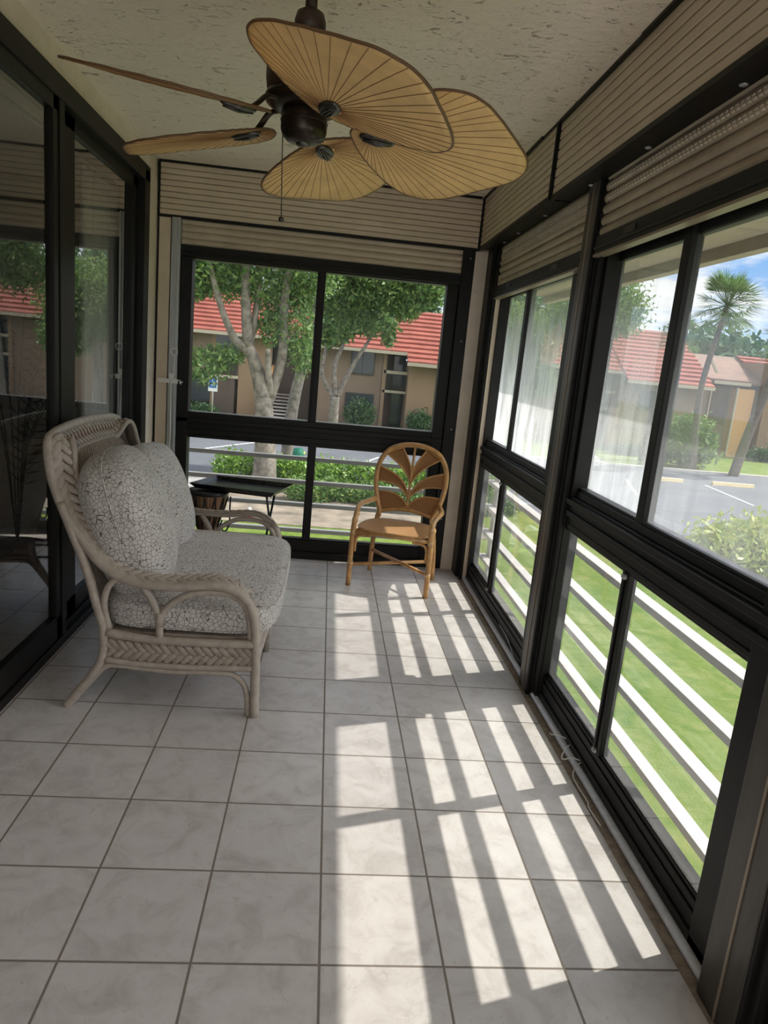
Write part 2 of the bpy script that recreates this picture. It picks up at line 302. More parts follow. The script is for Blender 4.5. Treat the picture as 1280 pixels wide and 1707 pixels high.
class MB:
    def __init__(s): s.v = []; s.f = []; s.sm = []
    def add(s, verts, faces, smooth=False):
        b = len(s.v); s.v.extend([tuple(map(float, p)) for p in verts]); s.f.extend([tuple(i + b for i in f) for f in faces]); s.sm.extend([smooth] * len(faces)); return s
    def box(s, a, b, R=None, c=None):
        x0, y0, z0 = [min(p, q) for p, q in zip(a, b)]; x1, y1, z1 = [max(p, q) for p, q in zip(a, b)]
        V = [(x0, y0, z0), (x1, y0, z0), (x1, y1, z0), (x0, y1, z0), (x0, y0, z1), (x1, y0, z1), (x1, y1, z1), (x0, y1, z1)]
        if R is not None: V = [tuple(Vector(c) + R @ Vector(p)) for p in V]
        return s.add(V, [(0, 3, 2, 1), (4, 5, 6, 7), (0, 1, 5, 4), (1, 2, 6, 5), (2, 3, 7, 6), (3, 0, 4, 7)])
    def tube(s, P, r, n=10, closed=False, caps=True, flat=1.0, up=None):
        P = [vec(p) for p in P]; L = len(P); rr = r if hasattr(r, '__len__') else [r] * L
        T = []
        for i in range(L):
            a = P[(i + 1) % L] if (closed or i < L - 1) else P[i]; b = P[(i - 1) % L] if (closed or i > 0) else P[i]
            t = a - b; T.append(t / max(np.linalg.norm(t), 1e-9))
        u = vec(up) if up is not None else (vec((0, 0, 1)) if abs(T[0][2]) < 0.9 else vec((1, 0, 0)))
        V = []
        for i in range(L):
            if up is not None: u = vec(up)
            u = u - T[i] * (u @ T[i]); u = u / max(np.linalg.norm(u), 1e-9); q = np.cross(T[i], u)
            for k in range(n):
                a = 2 * PI * k / n; V.append(P[i] + rr[i] * (math.cos(a) * q + flat * math.sin(a) * u))
        F = []
        for i in range(L if closed else L - 1):
            j = (i + 1) % L
            for k in range(n): F.append((i * n + k, i * n + (k + 1) % n, j * n + (k + 1) % n, j * n + k))
        s.add(V, F, True)
        if caps and not closed:
            b = len(s.v) - L * n
            s.f.append(tuple(b + k for k in range(n - 1, -1, -1))); s.sm.append(False)
            s.f.append(tuple(b + (L - 1) * n + k for k in range(n))); s.sm.append(False)
        return s
    def lathe(s, prof, c=(0, 0, 0), n=32, smooth=True):
        V = []; F = []
        for r, z in prof:
            for k in range(n): a = 2 * PI * k / n; V.append((c[0] + r * math.cos(a), c[1] + r * math.sin(a), c[2] + z))
        for i in range(len(prof) - 1):
            for k in range(n): F.append((i * n + k, i * n + (k + 1) % n, (i + 1) * n + (k + 1) % n, (i + 1) * n + k))
        F.append(tuple(range(n - 1, -1, -1))); F.append(tuple((len(prof) - 1) * n + k for k in range(n)))
        return s.add(V, F, smooth)
    def pad(s, c, ex, ey, ez, a, b, h, p=2.0, nu=10, nv=6):
        """flattened lens: half-lengths a,b,h along ex,ey,ez"""
        V = []; F = []
        c, ex, ey, ez = map(vec, (c, ex, ey, ez))
        for j in range(nv + 1):
            ph = -PI / 2 + PI * j / nv
            for i in range(nu):
                th = 2 * PI * i / nu
                sx = math.copysign(abs(math.cos(th)) ** (2 / p), math.cos(th)); sy = math.copysign(abs(math.sin(th)) ** (2 / p), math.sin(th))
                V.append(c + ex * a * math.cos(ph) * sx + ey * b * math.cos(ph) * sy + ez * h * math.sin(ph))
        for j in range(nv):
            for i in range(nu): F.append((j * nu + i, j * nu + (i + 1) % nu, (j + 1) * nu + (i + 1) % nu, (j + 1) * nu + i))
        return s.add(V, F, True)
    def prism(s, poly, ext, smooth=False):
        """poly: 3d points of a planar outline, ext: extrusion vector"""
        n = len(poly); e = vec(ext); V = [vec(p) for p in poly] + [vec(p) + e for p in poly]
        F = [tuple(range(n - 1, -1, -1)), tuple(range(n, 2 * n))] + [(i, (i + 1) % n, n + (i + 1) % n, n + i) for i in range(n)]
        return s.add(V, F, smooth)
    def strip(s, A, B, thick=None, smooth=True):
        n = len(A); V = [vec(p) for p in A] + [vec(p) for p in B]
        return s.add(V, [(i, i + 1, n + i + 1, n + i) for i in range(n - 1)], smooth)
    def build(s, name, mat, parent=None, at=None, bevel=0, local=False, solid=0, subd=0, **tags):
        me = bpy.data.meshes.new(name); o = bpy.data.objects.new(name, me); C.collection.objects.link(o)
        if parent is not None:
            o.parent = parent; off = Vector((0, 0, 0)) if local else wl(parent)
            if at is not None: o.location = Vector(at) - (Vector((0, 0, 0)) if local else off); off = Vector(at) if not local else Vector(at)
        else:
            off = Vector(at) if at is not None else Vector((0, 0, 0)); o.location = off
        V = np.array(s.v, float) - np.array(off[:])
        me.from_pydata(V.tolist(), [], s.f); me.polygons.foreach_set('use_smooth', s.sm); me.update()
        bm = bmesh.new(); bm.from_mesh(me); bmesh.ops.recalc_face_normals(bm, faces=bm.faces) if solid == 0 else None; bm.to_mesh(me); bm.free()
        me.materials.append(MT[mat] if isinstance(mat, str) else mat)
        if solid: md = o.modifiers.new('solid', 'SOLIDIFY'); md.thickness = solid; md.offset = 0
        if bevel: md = o.modifiers.new('bevel', 'BEVEL'); md.width = bevel; md.segments = 2; md.limit_method = 'ANGLE'; md.angle_limit = 0.6
        if subd: md = o.modifiers.new('subd', 'SUBSURF'); md.levels = subd; md.render_levels = subd
        tag(o, **tags); return o
def tag(o, label=None, cat=None, group=None, kind=None):
    if label: o['label'] = label
    if cat: o['category'] = cat
    if group: o['group'] = group
    if kind: o['kind'] = kind
    return o
def thing(name, loc=(0, 0, 0), label=None, cat=None, group=None, kind=None, rz=0):
    o = bpy.data.objects.new(name, None); C.collection.objects.link(o); o.location = loc; o.rotation_euler = (0, 0, rz); o.empty_display_size = 0.1
    return tag(o, label, cat, group, kind)
def struct(name, mb, mat, bevel=0): return mb.build(name, mat, bevel=bevel, kind='structure')

# ------------------------------------------------------------------ room shell
XL, XR, YB, YF, ZC = -1.36, 1.13, -3.0, 3.86, 2.75
struct('floor', MB().box((XL - 0.02, YB, -0.22), (0.985, 3.90, 0.0)), 'tile')
struct('floor_edge', MB().box((0.985, YB, -0.22), (1.13, 3.90, -0.006)), 'grout_bed')
struct('ceiling', MB().box((XL - 0.1, YB, ZC), (1.12, 3.95, ZC + 0.2)), 'ceiling')
struct('wall_left', MB().box((XL, YB, 2.625), (XL - 0.14, 3.9, ZC)).box((XL + 0.005, 3.42, 0), (XL - 0.14, 3.9, 2.625)).box((XL, YB, 0), (XL - 0.14, -1.9, 2.625)), 'plaster')
struct('wall_back', MB().box((0.89, 3.70, 0), (1.06, 3.90, 2.384)).box((-1.5, 3.79, 2.2), (1.12, 3.90, ZC)), 'plaster')
struct('wall_right', MB().box((1.0, YB, 2.42), (1.12, 3.9, ZC)), 'plaster')
struct('wall_rear', MB().box((XL - 0.14, YB, 2.45), (1.13, YB - 0.12, ZC)).box((XL - 0.14, YB, 0), (-1.30, YB - 0.12, 2.45)).box((1.0, YB, 0), (1.13, YB - 0.12, 2.45)), 'plaster')
W = thing('window_5', (0, YB - 0.05, 0), kind='structure')  # glazed rear end added behind the camera to let in fill light
MB().box((-1.30, YB - 0.02, 0), (1.0, YB - 0.10, 0.12)).box((-1.30, YB - 0.02, 2.37), (1.0, YB - 0.10, 2.45)).box((-1.30, YB - 0.02, 0.12), (-1.22, YB - 0.10, 2.37)).box((0.92, YB - 0.02, 0.12), (1.0, YB - 0.10, 2.37)).box((-0.18, YB - 0.02, 0.12), (-0.12, YB - 0.10, 2.37)).build('window_frame', 'bronze', W)
for x0, x1 in ((-1.22, -0.18), (-0.12, 0.92)): MB().add([(x0, YB - 0.06, 0.12), (x1, YB - 0.06, 0.12), (x1, YB - 0.06, 2.37), (x0, YB - 0.06, 2.37)], [(0, 1, 2, 3)]).build('pane', 'glass_rear', W)
# dark caulk line where the shutter housings meet the ceiling
m = MB(); rnd = random.Random(3)
y = -2.9
while y < 3.68:
    L = rnd.uniform(0.15, 0.4); m.box((0.905 + rnd.uniform(-0.006, 0.004), y, 2.738), (0.95, min(y + L, 3.70), 2.7505)); y += L
struct('trim_1', m, 'bronze')
m = MB(); x = -1.345
while x < 0.88:
    L = rnd.uniform(0.12, 0.35); m.box((x, 3.69 + rnd.uniform(-0.006, 0.004), 2.738), (min(x + L, 0.89), 3.72, 2.7505)); x += L
struct('trim_2', m, 'bronze')

# ---- back window
W = thing('window_1', (0, 3.746, 0), kind='structure')
def ybox(m, x0, x1, z0, z1, d0, d1): return m.box((x0, 3.746 + d0, z0), (x1, 3.746 + d1, z1))
m = MB()
ybox(m, -1.185, -1.105, 0, 2.14, -0.035, 0.08); ybox(m, 0.715, 0.80, 0, 2.14, -0.02, 0.08); ybox(m, 0.80, 0.89, 0, 2.40, -0.02, 0.08)
ybox(m, 0.80, 0.89, 0, 2.40, -0.05, -0.02)
ybox(m, -1.185, 0.905, 2.135, 2.20, -0.012, 0.08); ybox(m, -1.185, 0.905, 0, 0.14, -0.012, 0.08); ybox(m, -1.185, 0.905, 0, 0.055, -0.045, -0.012)
ybox(m, -1.105, 0.715, 0.14, 0.152, 0.0, 0.06)
m.build('window_frame', 'bronze', W, bevel=0.004)
m = MB(); ybox(m, -1.185, 0.80, 0.872, 1.062, -0.01, 0.08); ybox(m, -1.185, 0.80, 0.985, 1.02, -0.035, -0.01); ybox(m, -1.185, 0.80, 0.90, 0.94, -0.022, -0.01)
m.build('mid_rail', 'bronze', W, bevel=0.004)
m = MB(); ybox(m, -0.228, -0.168, 1.06, 2.14, -0.005, 0.05); ybox(m, -0.212, -0.184, 1.06, 2.14, -0.012, 0.0); m.build('mullion', 'bronze', W, bevel=0.003)
m = MB(); ybox(m, -0.212, -0.150, 0.14, 0.875, -0.005, 0.05); m.build('mullion', 'bronze', W, bevel=0.003)
m = MB(); 
for x0, x1 in ((-1.105, -0.228), (-0.168, 0.715)): ybox(m, x0, x1, 1.062, 1.068, 0.0, 0.03)
m.build('sash_lip', 'alu', W)
for x0, x1, z0, z1 in ((-1.105, -0.225, 1.06, 2.14), (-0.17, 0.716, 1.06, 2.14), (-1.105, -0.208, 0.14, 0.875), (-0.152, 0.716, 0.14, 0.875)):
    m = MB(); m.add([(x0, 3.771, z0), (x1, 3.771, z0), (x1, 3.771, z1), (x0, 3.771, z1)], [(0, 1, 2, 3)]); m.build('pane', 'glass_back', W)
for x, z in ((0.855, 2.33), (0.855, 1.75), (0.855, 1.1), (0.855, 0.82), (0.855, 0.4)): m = MB(); m.pad((x, 3.695, z), (1, 0, 0), (0, 0, 1), (0, 1, 0), 0.006, 0.006, 0.004); m.build('screw', 'alu', W)
# beige strip and aluminium guide track left of the back window
m = MB(); m.box((-1.335, 3.70, 0), (-1.258, 3.80, 2.39)); struct('trim_3', m, 'siding')
m = MB(); m.box((-1.250, 3.695, 0), (-1.188, 3.80, 2.39)); m.box((-1.240, 3.688, 0), (-1.232, 3.70, 2.39)); m.box((-1.206, 3.684, 0), (-1.190, 3.70, 2.39)); struct('trim_4', m, 'alu', 0.002)
struct('trim_5', MB().box((-1.348, 3.71, 0), (-1.334, 3.80, 2.39)).box((-1.259, 3.715, 0), (-1.249, 3.80, 2.39)), 'bronze')

# ---- right windows: far bay, near bay and one more behind the camera
XW = 1.05
def xbox(m, y0, y1, z0, z1, x0, x1): return m.box((x0, y0, z0), (x1, y1, z1))
def side_window(idx, a0, a1, mul_up, mul_lo, gu, gl):
    """bay from y=a0 (near) to a1 (far); gu, gl: glass limits of the upper and lower halves"""
    W = thing('window_%d' % idx, (XW, (a0 + a1) / 2, 0), kind='structure')
    m = MB()
    xbox(m, a0, gl[0], 0.0, 0.95, 1.045, 1.12); xbox(m, gl[1], a1, 0.0, 0.95, 1.045, 1.12)
    xbox(m, a0, gu[0], 0.89, 2.4, 1.05, 1.13); xbox(m, gu[1], a1, 0.89, 2.4, 1.05, 1.13)
    xbox(m, a0, a0 + 0.03, 0.0, 2.4, 1.03, 1.05); xbox(m, gu[1] + 0.03, a1, 0.0, 2.4, 1.03, 1.05)
    xbox(m, a0, a1, 2.06, 2.42, 1.10, 1.13)
    xbox(m, a0, a1, -0.006, 0.145, 1.069, 1.12); xbox(m, a0, a1, -0.006, 0.13, 1.062, 1.069); xbox(m, a0, a1, -0.006, 0.10, 1.055, 1.062); xbox(m, a0, a1, -0.006, 0.05, 1.045, 1.055)
    xbox(m, gl[0], gl[1], 0.145, 0.153, 1.074, 1.095)
    m.build('window_frame', 'bronze', W, bevel=0.003)
    m = MB(); xbox(m, a0, a1, 0.872, 1.03, 1.055, 1.066); xbox(m, a0, a1, 0.905, 1.03, 1.066, 1.09); xbox(m, a0, a1, 0.945, 1.03, 1.09, 1.12); xbox(m, a0, a1, 1.03, 1.062, 1.07, 1.13); xbox(m, a0, a1, 0.885, 0.905, 1.05, 1.058); xbox(m, a0, a1, 0.94, 0.965, 1.042, 1.058); xbox(m, a0, a1, 0.995, 1.02, 1.036, 1.058); xbox(m, a0, a1, 1.052, 1.075, 1.078, 1.13)
    m.build('mid_rail', 'bronze', W, bevel=0.003)
    m = MB(); xbox(m, mul_up - 0.028, mul_up + 0.028, 1.05, 2.12, 1.075, 1.115); xbox(m, mul_up - 0.010, mul_up + 0.030, 1.05, 2.12, 1.115, 1.13); m.build('mullion', 'bronze', W, bevel=0.003)
    m = MB(); xbox(m, mul_lo - 0.035, mul_lo + 0.028, 0.14, 0.885, 1.052, 1.085); xbox(m, mul_lo - 0.006, mul_lo + 0.004, 0.14, 0.885, 1.045, 1.052); m.build('mullion', 'bronze', W, bevel=0.003)
    for z in (0.15, 0.86): m = MB(); m.pad((1.05, mul_lo, z), (0, 1, 0), (0, 0, 1), (1, 0, 0), 0.018, 0.012, 0.012); m.build('roller_clip', 'alu', W)
    for y0, y1, x in ((gu[0], mul_up, 1.095), (mul_up, gu[1], 1.118)):
        m = MB(); m.add([(x, y0, 1.06), (x, y1, 1.06), (x, y1, 2.2), (x, y0, 2.2)], [(0, 1, 2, 3)]); m.build('pane', 'glass_side_clear' if (idx == 3 and y0 < 0.5) else 'glass_side', W)
    for y0, y1, x in ((gl[0], mul_lo, 1.072), (mul_lo, gl[1], 1.08)):
        m = MB(); m.add([(x, y0, 0.145), (x, y1, 0.145), (x, y1, 0.93), (x, y0, 0.93)], [(0, 1, 2, 3)]); m.build('pane', 'glass_side_low', W)
    return W
side_window(2, 1.70, 3.69, 2.84, 2.79, (1.95, 3.43), (1.90, 3.41))
side_window(3, -0.09, 1.62, 0.88, 0.86, (0.07, 1.52), (0.08, 1.545))
side_window(4, -1.95, -0.19, -1.0, -1.0, (-1.85, -0.27), (-1.85, -0.27))
struct('wall_sill', MB().box((1.0, YB, 0), (1.13, -1.95, 2.42)), 'plaster')
def post(name, y0, y1):
    P = thing(name, (1.02, (y0 + y1) / 2, 0), kind='structure')
    m = MB(); m.box((1.003, y0, -0.006), (1.06, y1, 2.40)); m.build('cover', 'bronze_post', P, bevel=0.003)
    yc = y0 + (y1 - y0) * 0.45
    m = MB(); m.box((0.9995, yc - 0.003, 0.0), (1.004, yc + 0.003, 2.40)); m.build('seam', 'seam', P)
    m = MB(); m.box((1.02, y0 - 0.035, -0.006), (1.10, y0, 2.40)); m.box((1.005, y0 - 0.012, -0.006), (1.06, y0 - 0.003, 2.4)); m.build('guide_track', 'bronze', P, bevel=0.002)
post('trim_6', 1.625, 1.745)
post('trim_7', -0.215, -0.06)
struct('trim_8', MB().box((1.005, 3.455, -0.006), (1.055, 3.54, 2.40)).box((0.98, 3.54, -0.006), (1.055, 3.70, 2.40)), 'bronze', 0.003)
struct('trim_9', MB().box((1.02, 3.445, -0.0), (1.056, 3.458, 2.2)), 'siding')

# aluminium strip along the sill and the loose cable behind it
m = MB(); m.tube([(1.039, YB + 0.02, 0.008), (1.039, 0.0, 0.008), (1.039, 1.2, 0.008), (1.039, 2.4, 0.008), (1.038, 3.69, 0.008)], 0.0195, 12, flat=0.75)
m.build('floor_conduit', 'pipe', at=(1.039, 0.5, 0), label='long grey aluminium conduit lying on the floor along the right windows', cat='conduit')
P = catmull([(1.005, 1.22, 0.012), (1.0, 1.19, 0.02), (1.02, 1.15, 0.04), (1.05, 1.13, 0.034), (1.06, 1.10, 0.03), (1.03, 1.07, 0.036), (1.0, 1.04, 0.014), (0.995, 1.01, 0.012), (1.02, 0.98, 0.038), (1.05, 0.96, 0.034), (1.02, 0.93, 0.035), (0.998, 0.90, 0.012), (0.996, 0.84, 0.004), (1.0, 0.74, 0.004), (0.99, 0.70, 0.006), (0.996, 0.60, 0.004)], 6)
MB().tube(P, 0.0028, 6).build('thin_wire', 'white', at=(1.0, 0.95, 0), label='thin pale wire wound around the conduit by the near right window', cat='wire')
P = catmull([(1.06, 2.52, 0.03), (1.052, 2.35, 0.055), (1.048, 2.15, 0.05), (1.045, 1.98, 0.012), (1.055, 1.9, 0.03), (1.062, 1.85, 0.055), (1.058, 1.80, 0.05), (1.052, 1.76, 0.015)], 8)
MB().tube(P, 0.0035, 6).build('sill_cable', 'alu', at=(1.05, 2.1, 0.0), label='thin grey cable lying at the foot of the far right window', cat='cable')

# ---- sliding door on the left
D = thing('door_1', (-1.34, 1.9, 0), kind='structure')
m = MB(); m.box((-1.33, -1.9, 2.53), (-1.50, 3.42, 2.625)); m.box((-1.33, 3.30, 0), (-1.50, 3.42, 2.60)); m.box((-1.33, -1.9, 0), (-1.50, 3.42, 0.045)); m.box((-1.355, -1.9, 0.045), (-1.375, 3.42, 0.075)); m.box((-1.43, -1.9, 0.045), (-1.445, 3.42, 0.075)); m.box((-1.33, -1.9, 0), (-1.5, -1.8, 2.6))
m.build('door_frame', 'bronze', D, bevel=0.004)
def sash(y0, y1, x, s0, s1):
    m = MB(); m.box((x, y0, 0.05), (x - 0.045, y0 + s0, 2.54)); m.box((x, y1 - s1, 0.05), (x - 0.045, y1, 2.54)); m.box((x, y0, 2.47), (x - 0.045, y1, 2.54)); m.box((x, y0, 0.05), (x - 0.045, y1, 0.17))
    p = m.build('sash', 'bronze', D, bevel=0.004)
    g = MB(); g.add([(x - 0.02, y0 + s0, 0.17), (x - 0.02, y1 - s1, 0.17), (x - 0.02, y1 - s1, 2.47), (x - 0.02, y0 + s0, 2.47)], [(0, 1, 2, 3)]); g.build('glass_pane', 'glass_door', p)
sash(0.0, 1.965, -1.340, 0.10, 0.135); sash(1.97, 3.30, -1.375, 0.22, 0.10); sash(-1.85, 0.08, -1.385, 0.1, 0.1)
m = MB(); m.box((-1.334, 1.89, 0.05), (-1.340, 1.95, 2.53)); m.build('meeting_stile', 'bronze', D, bevel=0.004)

# dim room behind the sliding door
RM = thing('adjoining_room', (-3.4, 1.2, 0), kind='structure')
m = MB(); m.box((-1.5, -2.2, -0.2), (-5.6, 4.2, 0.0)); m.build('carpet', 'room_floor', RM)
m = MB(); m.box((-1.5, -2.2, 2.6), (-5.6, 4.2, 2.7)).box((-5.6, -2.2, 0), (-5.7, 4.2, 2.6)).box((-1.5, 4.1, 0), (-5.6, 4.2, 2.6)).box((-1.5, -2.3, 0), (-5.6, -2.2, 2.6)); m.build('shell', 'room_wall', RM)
m = MB(); V = []
Cn = thing('sheer_curtain', (-1.54, 3.05, 0), 'sheer pale curtain hanging behind the far sliding door panel', 'curtain')
for k, (ya, yb) in enumerate(((2.72, 3.36),)):
    A = []; B = []
    for i in range(90):
        t = i / 89; yy = ya + (yb - ya) * t; xx = -1.54 + 0.035 * math.sin(t * 46) + 0.012 * math.sin(t * 113)
        A.append((xx, yy + 0.12 * 0, 0.03)); B.append((-1.54 + 0.6 * (xx + 1.54), yb - (yb - yy) * 0.92, 2.46))
    m.strip(A, B)
m.build('curtain_panel', 'curtain', Cn, solid=0.002)
m = MB(); m.tube([(-1.54, 1.0, 2.49), (-1.54, 3.4, 2.49)], 0.012, 8); m.build('curtain_rod', 'alu', Cn)

# ------------------------------------------------------------------ shutter housings and rolled shutters
def housing(name, p0, p1, axis, plane, z0, z1, label, boards, bottom):
    """boxed beige siding with a black edge strip; axis 0: runs along x at y=plane; axis 1: runs along y at x=plane"""
    H = thing(name, ((p0 + p1) / 2, plane, z0) if axis == 0 else (plane, (p0 + p1) / 2, z0), label, 'shutter housing')
    def bx(m, a0, a1, d0, d1, c0, c1):
        return m.box((a0, plane + d0, c0), (a1, plane + d1, c1)) if axis == 0 else m.box((plane + d0, a0, c0), (plane + d1, a1, c1))
    n = boards; h = (z1 - z0) / n; prof = [(0.0, z0)]
    pts = []
    for k in range(n):
        a = z0 + k * h
        pts += [(0.015, a), (0.015, a + 0.0035), (0.002, a + 0.005), (0.0, a + 0.009), (0.0, a + h - 0.005), (0.003, a + h - 0.0005)]
    pts += [(0.03, z1), (0.03, z0)]
    poly = [((p0, plane + q, z) if axis == 0 else (plane + q, p0, z)) for q, z in pts]
    MB().prism(poly, (p1 - p0, 0, 0) if axis == 0 else (0, p1 - p0, 0)).build('siding_panel', 'siding', H)
    m = MB(); bx(m, p0, p1, 0.002, bottom, z0 - 0.012, z0); m.build('bottom_panel', 'bronze', H)
    m = MB(); e = 0.012
    bx(m, p0 - e, p1 + e, -0.006, 0.012, z0 - 0.016, z0 + 0.004); bx(m, p0 - e, p0, -0.006, 0.03, z0, z1); bx(m, p1, p1 + e, -0.006, 0.03, z0, z1)
    m.build('edge_strip', 'bronze', H)
    return H, bx
housing('shutter_housing', -1.335, 0.899, 0, 3.705, 2.400, 2.738, 'beige ribbed shutter housing above the far end window', 9, 0.06)
H, bx = housing('shutter_housing', 2.075, 3.695, 1, 0.915, 2.410, 2.742, 'beige ribbed shutter housing above the far right window, in the corner', 9, 0.135)
for yy in (2.4, 2.95, 3.3): m = MB(); m.pad((1.0, yy, 2.396), (1, 0, 0), (0, 1, 0), (0, 0, 1), 0.012, 0.012, 0.005); m.build('screw', 'alu', H)
H, bx = housing('shutter_housing', -2.0, 2.05, 1, 0.925, 2.410, 2.742, 'long beige ribbed shutter housing above the nearer right windows', 8, 0.125)
for yy in (0.55, 1.15, 1.72): m = MB(); m.pad((1.0, yy, 2.396), (1, 0, 0), (0, 1, 0), (0, 0, 1), 0.013, 0.013, 0.005); m.build('screw', 'alu', H)
# housing end over the right rear
def roller(p0, p1, axis, plane, zb, zt, label, mat, lip, dots):
    S = thing('roller_shutter', ((p0 + p1) / 2, plane, zb) if axis == 0 else (plane, (p0 + p1) / 2, zb), label, 'shutter')
    pitch = 0.046; z = zb + 0.085; pts = []
    while z < zt:
        for k in range(6):
            t = k / 5; pts.append((0.012 - 0.014 * math.sin(PI * (0.12 + 0.8 * t)), z + t * (pitch - 0.005)))
        pts.append((0.014, z + pitch - 0.002)); z += pitch
    poly = [((p0, plane + q, c) if axis == 0 else (plane + q, p0, c)) for q, c in pts] + [((p0, plane + 0.02, c) if axis == 0 else (plane + 0.02, p0, c)) for c in (pts[-1][1], pts[0][1])]
    MB().prism(poly, (p1 - p0, 0, 0) if axis == 0 else (0, p1 - p0, 0), False).build('slat_curtain', mat, S)
    m = MB()
    def bx(m, a0, a1, d0, d1, c0, c1): return m.box((a0, plane + d0, c0), (a1, plane + d1, c1)) if axis == 0 else m.box((plane + d0, a0, c0), (plane + d1, a1, c1))
    bx(m, p0, p1, -0.012, 0.022, zb + 0.01, zb + 0.085); bx(m, p0, p1, -0.018, 0.0, zb + 0.03, zb + 0.045); m.build('bottom_bar', 'bronze', S, bevel=0.003)
    if lip: m = MB(); bx(m, p0, p1, -0.016, 0.024, zb, zb + 0.01); m.build('bar_lip', 'seam', S)
    if axis == 1:
        for f in (0.22, 0.78): m = MB(); bx(m, p0 + (p1 - p0) * f - 0.05, p0 + (p1 - p0) * f + 0.05, -0.018, -0.010, zb + 0.045, zb + 0.07); m.build('lock_latch', 'black', S, bevel=0.002)
    if dots:   # slots in the topmost slats, daylight through them painted pale
        for zz in dots:
            m = MB(); a = p0 + 0.03
            while a < p1 - 0.03: bx(m, a, a + 0.013, -0.0035, 0.004, zz, zz + 0.005); bx(m, a + 0.008, a + 0.021, -0.0035, 0.004, zz + 0.012, zz + 0.017); a += 0.027
            m.build('light_slots', 'slot', S)
    return S
roller(-1.185, 0.803, 0, 3.722, 2.135, 2.395, 'rolled tan shutter over the far end window, black bottom bar', 'shutter_light', False, None)
roller(1.755, 3.455, 1, 1.022, 2.045, 2.40, 'rolled tan shutter over the far right window, sunlit streaks on its slats', 'shutter', True, (2.295, 2.34))
roller(-0.06, 1.585, 1, 1.022, 2.075, 2.40, 'rolled tan shutter over the near right window with two slotted slats', 'shutter', True, (2.305, 2.35))

# crank wand tied to the guide track
Wd = thing('crank_wand', (-1.215, 3.66, 0.6), 'white shutter crank wand with ring handle tied to the aluminium track', 'crank')
m = MB(); m.tube([(-1.222, 3.668, 1.285), (-1.216, 3.665, 0.9), (-1.226, 3.668, 0.55)], 0.0045, 8); m.build('rod', 'white', Wd)
m = MB(); m.box((-1.235, 3.655, 1.285), (-1.205, 3.684, 1.325)); m.box((-1.24, 3.65, 1.322), (-1.20, 3.684, 1.330)); m.build('gear_cap', 'white', Wd, bevel=0.003)
m = MB(); m.tube([(-1.204, 3.668, 1.31), (-1.202, 3.668, 1.46)], 0.004, 8)
m.tube([(-1.204 + 0.023 * math.cos(a), 3.668, 1.482 + 0.024 * math.sin(a)) for a in np.linspace(0, 2 * PI, 24, endpoint=False)], 0.004, 8, closed=True); m.build('ring', 'white', Wd)
m = MB(); m.box((-1.318, 3.675, 1.258), (-1.175, 3.681, 1.290)); m.tube(catmull([(-1.178, 3.678, 1.275), (-1.16, 3.672, 1.285), (-1.155, 3.67, 1.265), (-1.14, 3.67, 1.275), (-1.16, 3.67, 1.27), (-1.15, 3.67, 1.255)], 4), 0.003, 6); m.build('tie_strap', 'white', Wd)

# ------------------------------------------------------------------ ceiling fan
HX, HY, HZ = -0.214, 0.678, 2.20
F = thing('ceiling_fan', (HX, HY, 2.75), 'dark bronze ceiling fan with five tan palm leaf blades and pull chain', 'ceiling fan')
c0 = (HX, HY, 0)
m = MB(); m.lathe([(0.0, 2.75), (0.075, 2.75), (0.075, 2.725), (0.05, 2.70), (0.02, 2.69), (0.0, 2.69)][::-1], c0, 32); m.build('ceiling_canopy', 'fan_brown', F)
m = MB(); m.lathe([(0.0, 2.46), (0.0165, 2.46), (0.0165, 2.70), (0.0, 2.70)], c0, 16); m.build('downrod', 'fan_brown', F)
m = MB(); m.lathe([(0.0, 2.415), (0.044, 2.415), (0.044, 2.455), (0.038, 2.475), (0.022, 2.485), (0.0, 2.486)], c0, 24); m.build('coupling_cover', 'fan_brown', F)
m = MB(); m.lathe([(0.0, 2.262), (0.095, 2.262), (0.110, 2.275), (0.114, 2.30), (0.114, 2.375), (0.107, 2.395), (0.085, 2.412), (0.05, 2.42), (0.0, 2.42)], c0, 40); m.build('motor_housing', 'fan_brown', F)
m = MB(); m.lathe([(0.0, 2.225), (0.085, 2.225), (0.110, 2.24), (0.116, 2.252), (0.110, 2.264), (0.0, 2.264)], c0, 40); m.build('flywheel', 'fan_dark', F)
m = MB(); m.lathe([(0.0, 2.140), (0.03, 2.141), (0.048, 2.147), (0.060, 2.158), (0.066, 2.175), (0.066, 2.220), (0.062, 2.228), (0.0, 2.228)], c0, 40)
m.lathe([(0.0674, 2.195), (0.0682, 2.197), (0.0674, 2.199), (0.06, 2.199), (0.06, 2.195)], c0, 40); m.build('switch_housing', 'fan_dark', F)
m = MB(); m.lathe([(0.0, 2.133), (0.018, 2.136), (0.022, 2.143), (0.0, 2.144)], c0, 20); m.build('bottom_cap', 'medal', F)
m = MB(); cx, cy = HX - 0.056, HY - 0.036
for k in range(46): m.pad((cx + 0.0002 * k, cy, 2.152 - k * 0.0048), (1, 0, 0), (0, 1, 0), (0, 0, 1), 0.0021, 0.0021, 0.0025, nu=6, nv=4)
m.tube([(cx, cy, 2.155), (cx + 0.009, cy, 1.93)], 0.0009, 5); ch = m.build('pull_chain', 'medal', F)
MB().pad((cx + 0.0095, cy, 1.925), (1, 0, 0), (0, 1, 0), (0, 0, 1), 0.008, 0.008, 0.008).build('chain_knob', 'medal', ch)
UO = [0.135, 0.15, 0.17, 0.20, 0.24, 0.28, 0.32, 0.36, 0.40, 0.44, 0.48, 0.52, 0.56, 0.60, 0.63, 0.65, 0.662, 0.668]
WO = [0.0, 0.045, 0.085, 0.13, 0.18, 0.222, 0.252, 0.268, 0.272, 0.263, 0.24, 0.205, 0.165, 0.122, 0.09, 0.062, 0.035, 0.0]
